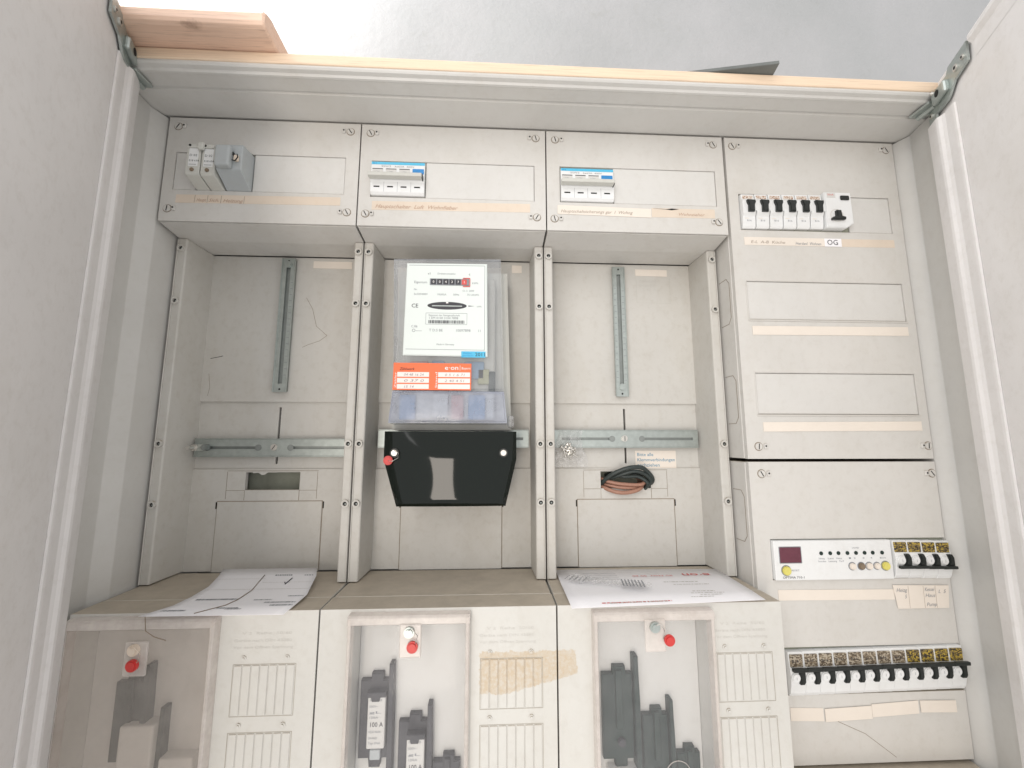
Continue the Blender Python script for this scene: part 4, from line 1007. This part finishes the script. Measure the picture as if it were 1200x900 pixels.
for i in range(5):
    a = Vector((528+i*5.2, 32-i*2, -593.6)); b = a+Vector((-9, -15, 0)); d = Vector((1.8, 0, .4)); sb_.faces.new([sb_.verts.new(p) for p in (a, a+d, b+d, b)])
part('stripe_print', sb_, 'greyink', sv)
for i in range(4): 
    a = Vector((546, 36-i*7, -593.2)); q = [a, a+Vector((42, -2, 0)), a+Vector((42, -3, 0)), a+Vector((0, -1, 0))]; b_ = NB(); b_.faces.new([b_.verts.new(p) for p in q]); part('printed_line', b_, 'greyink', sv)

# small polybag of screws hanging on the third rail
bgs = thing('screw_bag', (537, 84, -450), 'small clear bag of screws stuck on the left end of the right rail', 'bag of screws')
random.seed(13); fb = NB(); G = []
for i in range(13):
    row = []
    for j in range(13):
        u, v = i/12, j/12
        row.append(fb.verts.new((520+42*u+9*math.sin(v*5+u)*(u-.5)+random.uniform(-.8,.8), 80-6.5*math.sin(math.pi*u)*math.sin(math.pi*v*.9+.2)+random.uniform(-1.7, 1.2), -462+52*v)))
    G.append(row)
for i in range(12):
    for j in range(12): fb.faces.new((G[i][j], G[i+1][j], G[i+1][j+1], G[i][j+1]))
part('film', fb, 'bag', bgs)
for i in range(15):
    x = random.uniform(532, 550); z = random.uniform(-452, -434); a = random.uniform(0, 3.14); l = random.uniform(6, 10)
    p0 = Vector((x, 71+random.uniform(-2, 2), z)); p1_ = p0+Vector((math.cos(a)*l, random.uniform(-2, 2), math.sin(a)*l))
    sbm = tube(NB(), [p0, p1_], 1.2, 8); tube(sbm, [p1_, p1_+(p1_-p0).normalized()*1.8], 2.7, 10); part('loose_screw', sbm, 'screw', bgs)

# coiled wires poking out of the third panel's cable hole
cw = thing('wire_bundle', (625, 95, -485), 'coiled black and brown wires poking out of the right panel cable hole', 'wires')
def coil(pts, r, mat):
    # smooth the control points (Catmull-Rom)
    P = [Vector(p) for p in pts]; out = []
    for i in range(len(P)-1):
        p0 = P[max(i-1, 0)]; p1_, p2_ = P[i], P[i+1]; p3_ = P[min(i+2, len(P)-1)]
        for s in range(6):
            t = s/6; out.append(.5*((2*p1_)+(-p0+p2_)*t+(2*p0-5*p1_+4*p2_-p3_)*t*t+(-p0+3*p1_-3*p2_+p3_)*t**3))
    out.append(P[-1]); part('wire', tube(NB(), out, r, 9), mat, cw, smooth=True)
coil([(592,112,-492), (590,96,-486), (600,84,-474), (620,76,-464), (640,76,-462), (652,80,-468), (662,86,-480), (660,100,-492)], 3.0, 'blackwire')
coil([(598,112,-488), (598,98,-482), (612,84,-474), (632,78,-468), (648,80,-472), (658,84,-482), (652,96,-494), (648,112,-496)], 2.8, 'blackwire')
coil([(600,114,-476), (606,94,-473), (620,86,-476), (640,84,-476), (654,84,-486), (650,98,-498)], 2.7, 'blackwire')
coil([(586,118,-476), (592,96,-481), (606,88,-485), (626,84,-487), (644,84,-487), (652,92,-482), (648,114,-480)], 2.6, 'brownwire')
coil([(586,118,-490), (592,94,-492), (606,84,-497), (622,82,-498), (640,84,-494), (650,96,-488), (650,114,-486)], 2.9, 'brownwire')
coil([(586,118,-484), (596,96,-488), (612,88,-491), (630,86,-492), (646,92,-492), (652,114,-490)], 2.4, 'brownwire')
coil([(604,118,-470), (616,96,-470), (634,90,-471), (650,100,-474), (656,116,-476)], 2.4, 'blackwire')
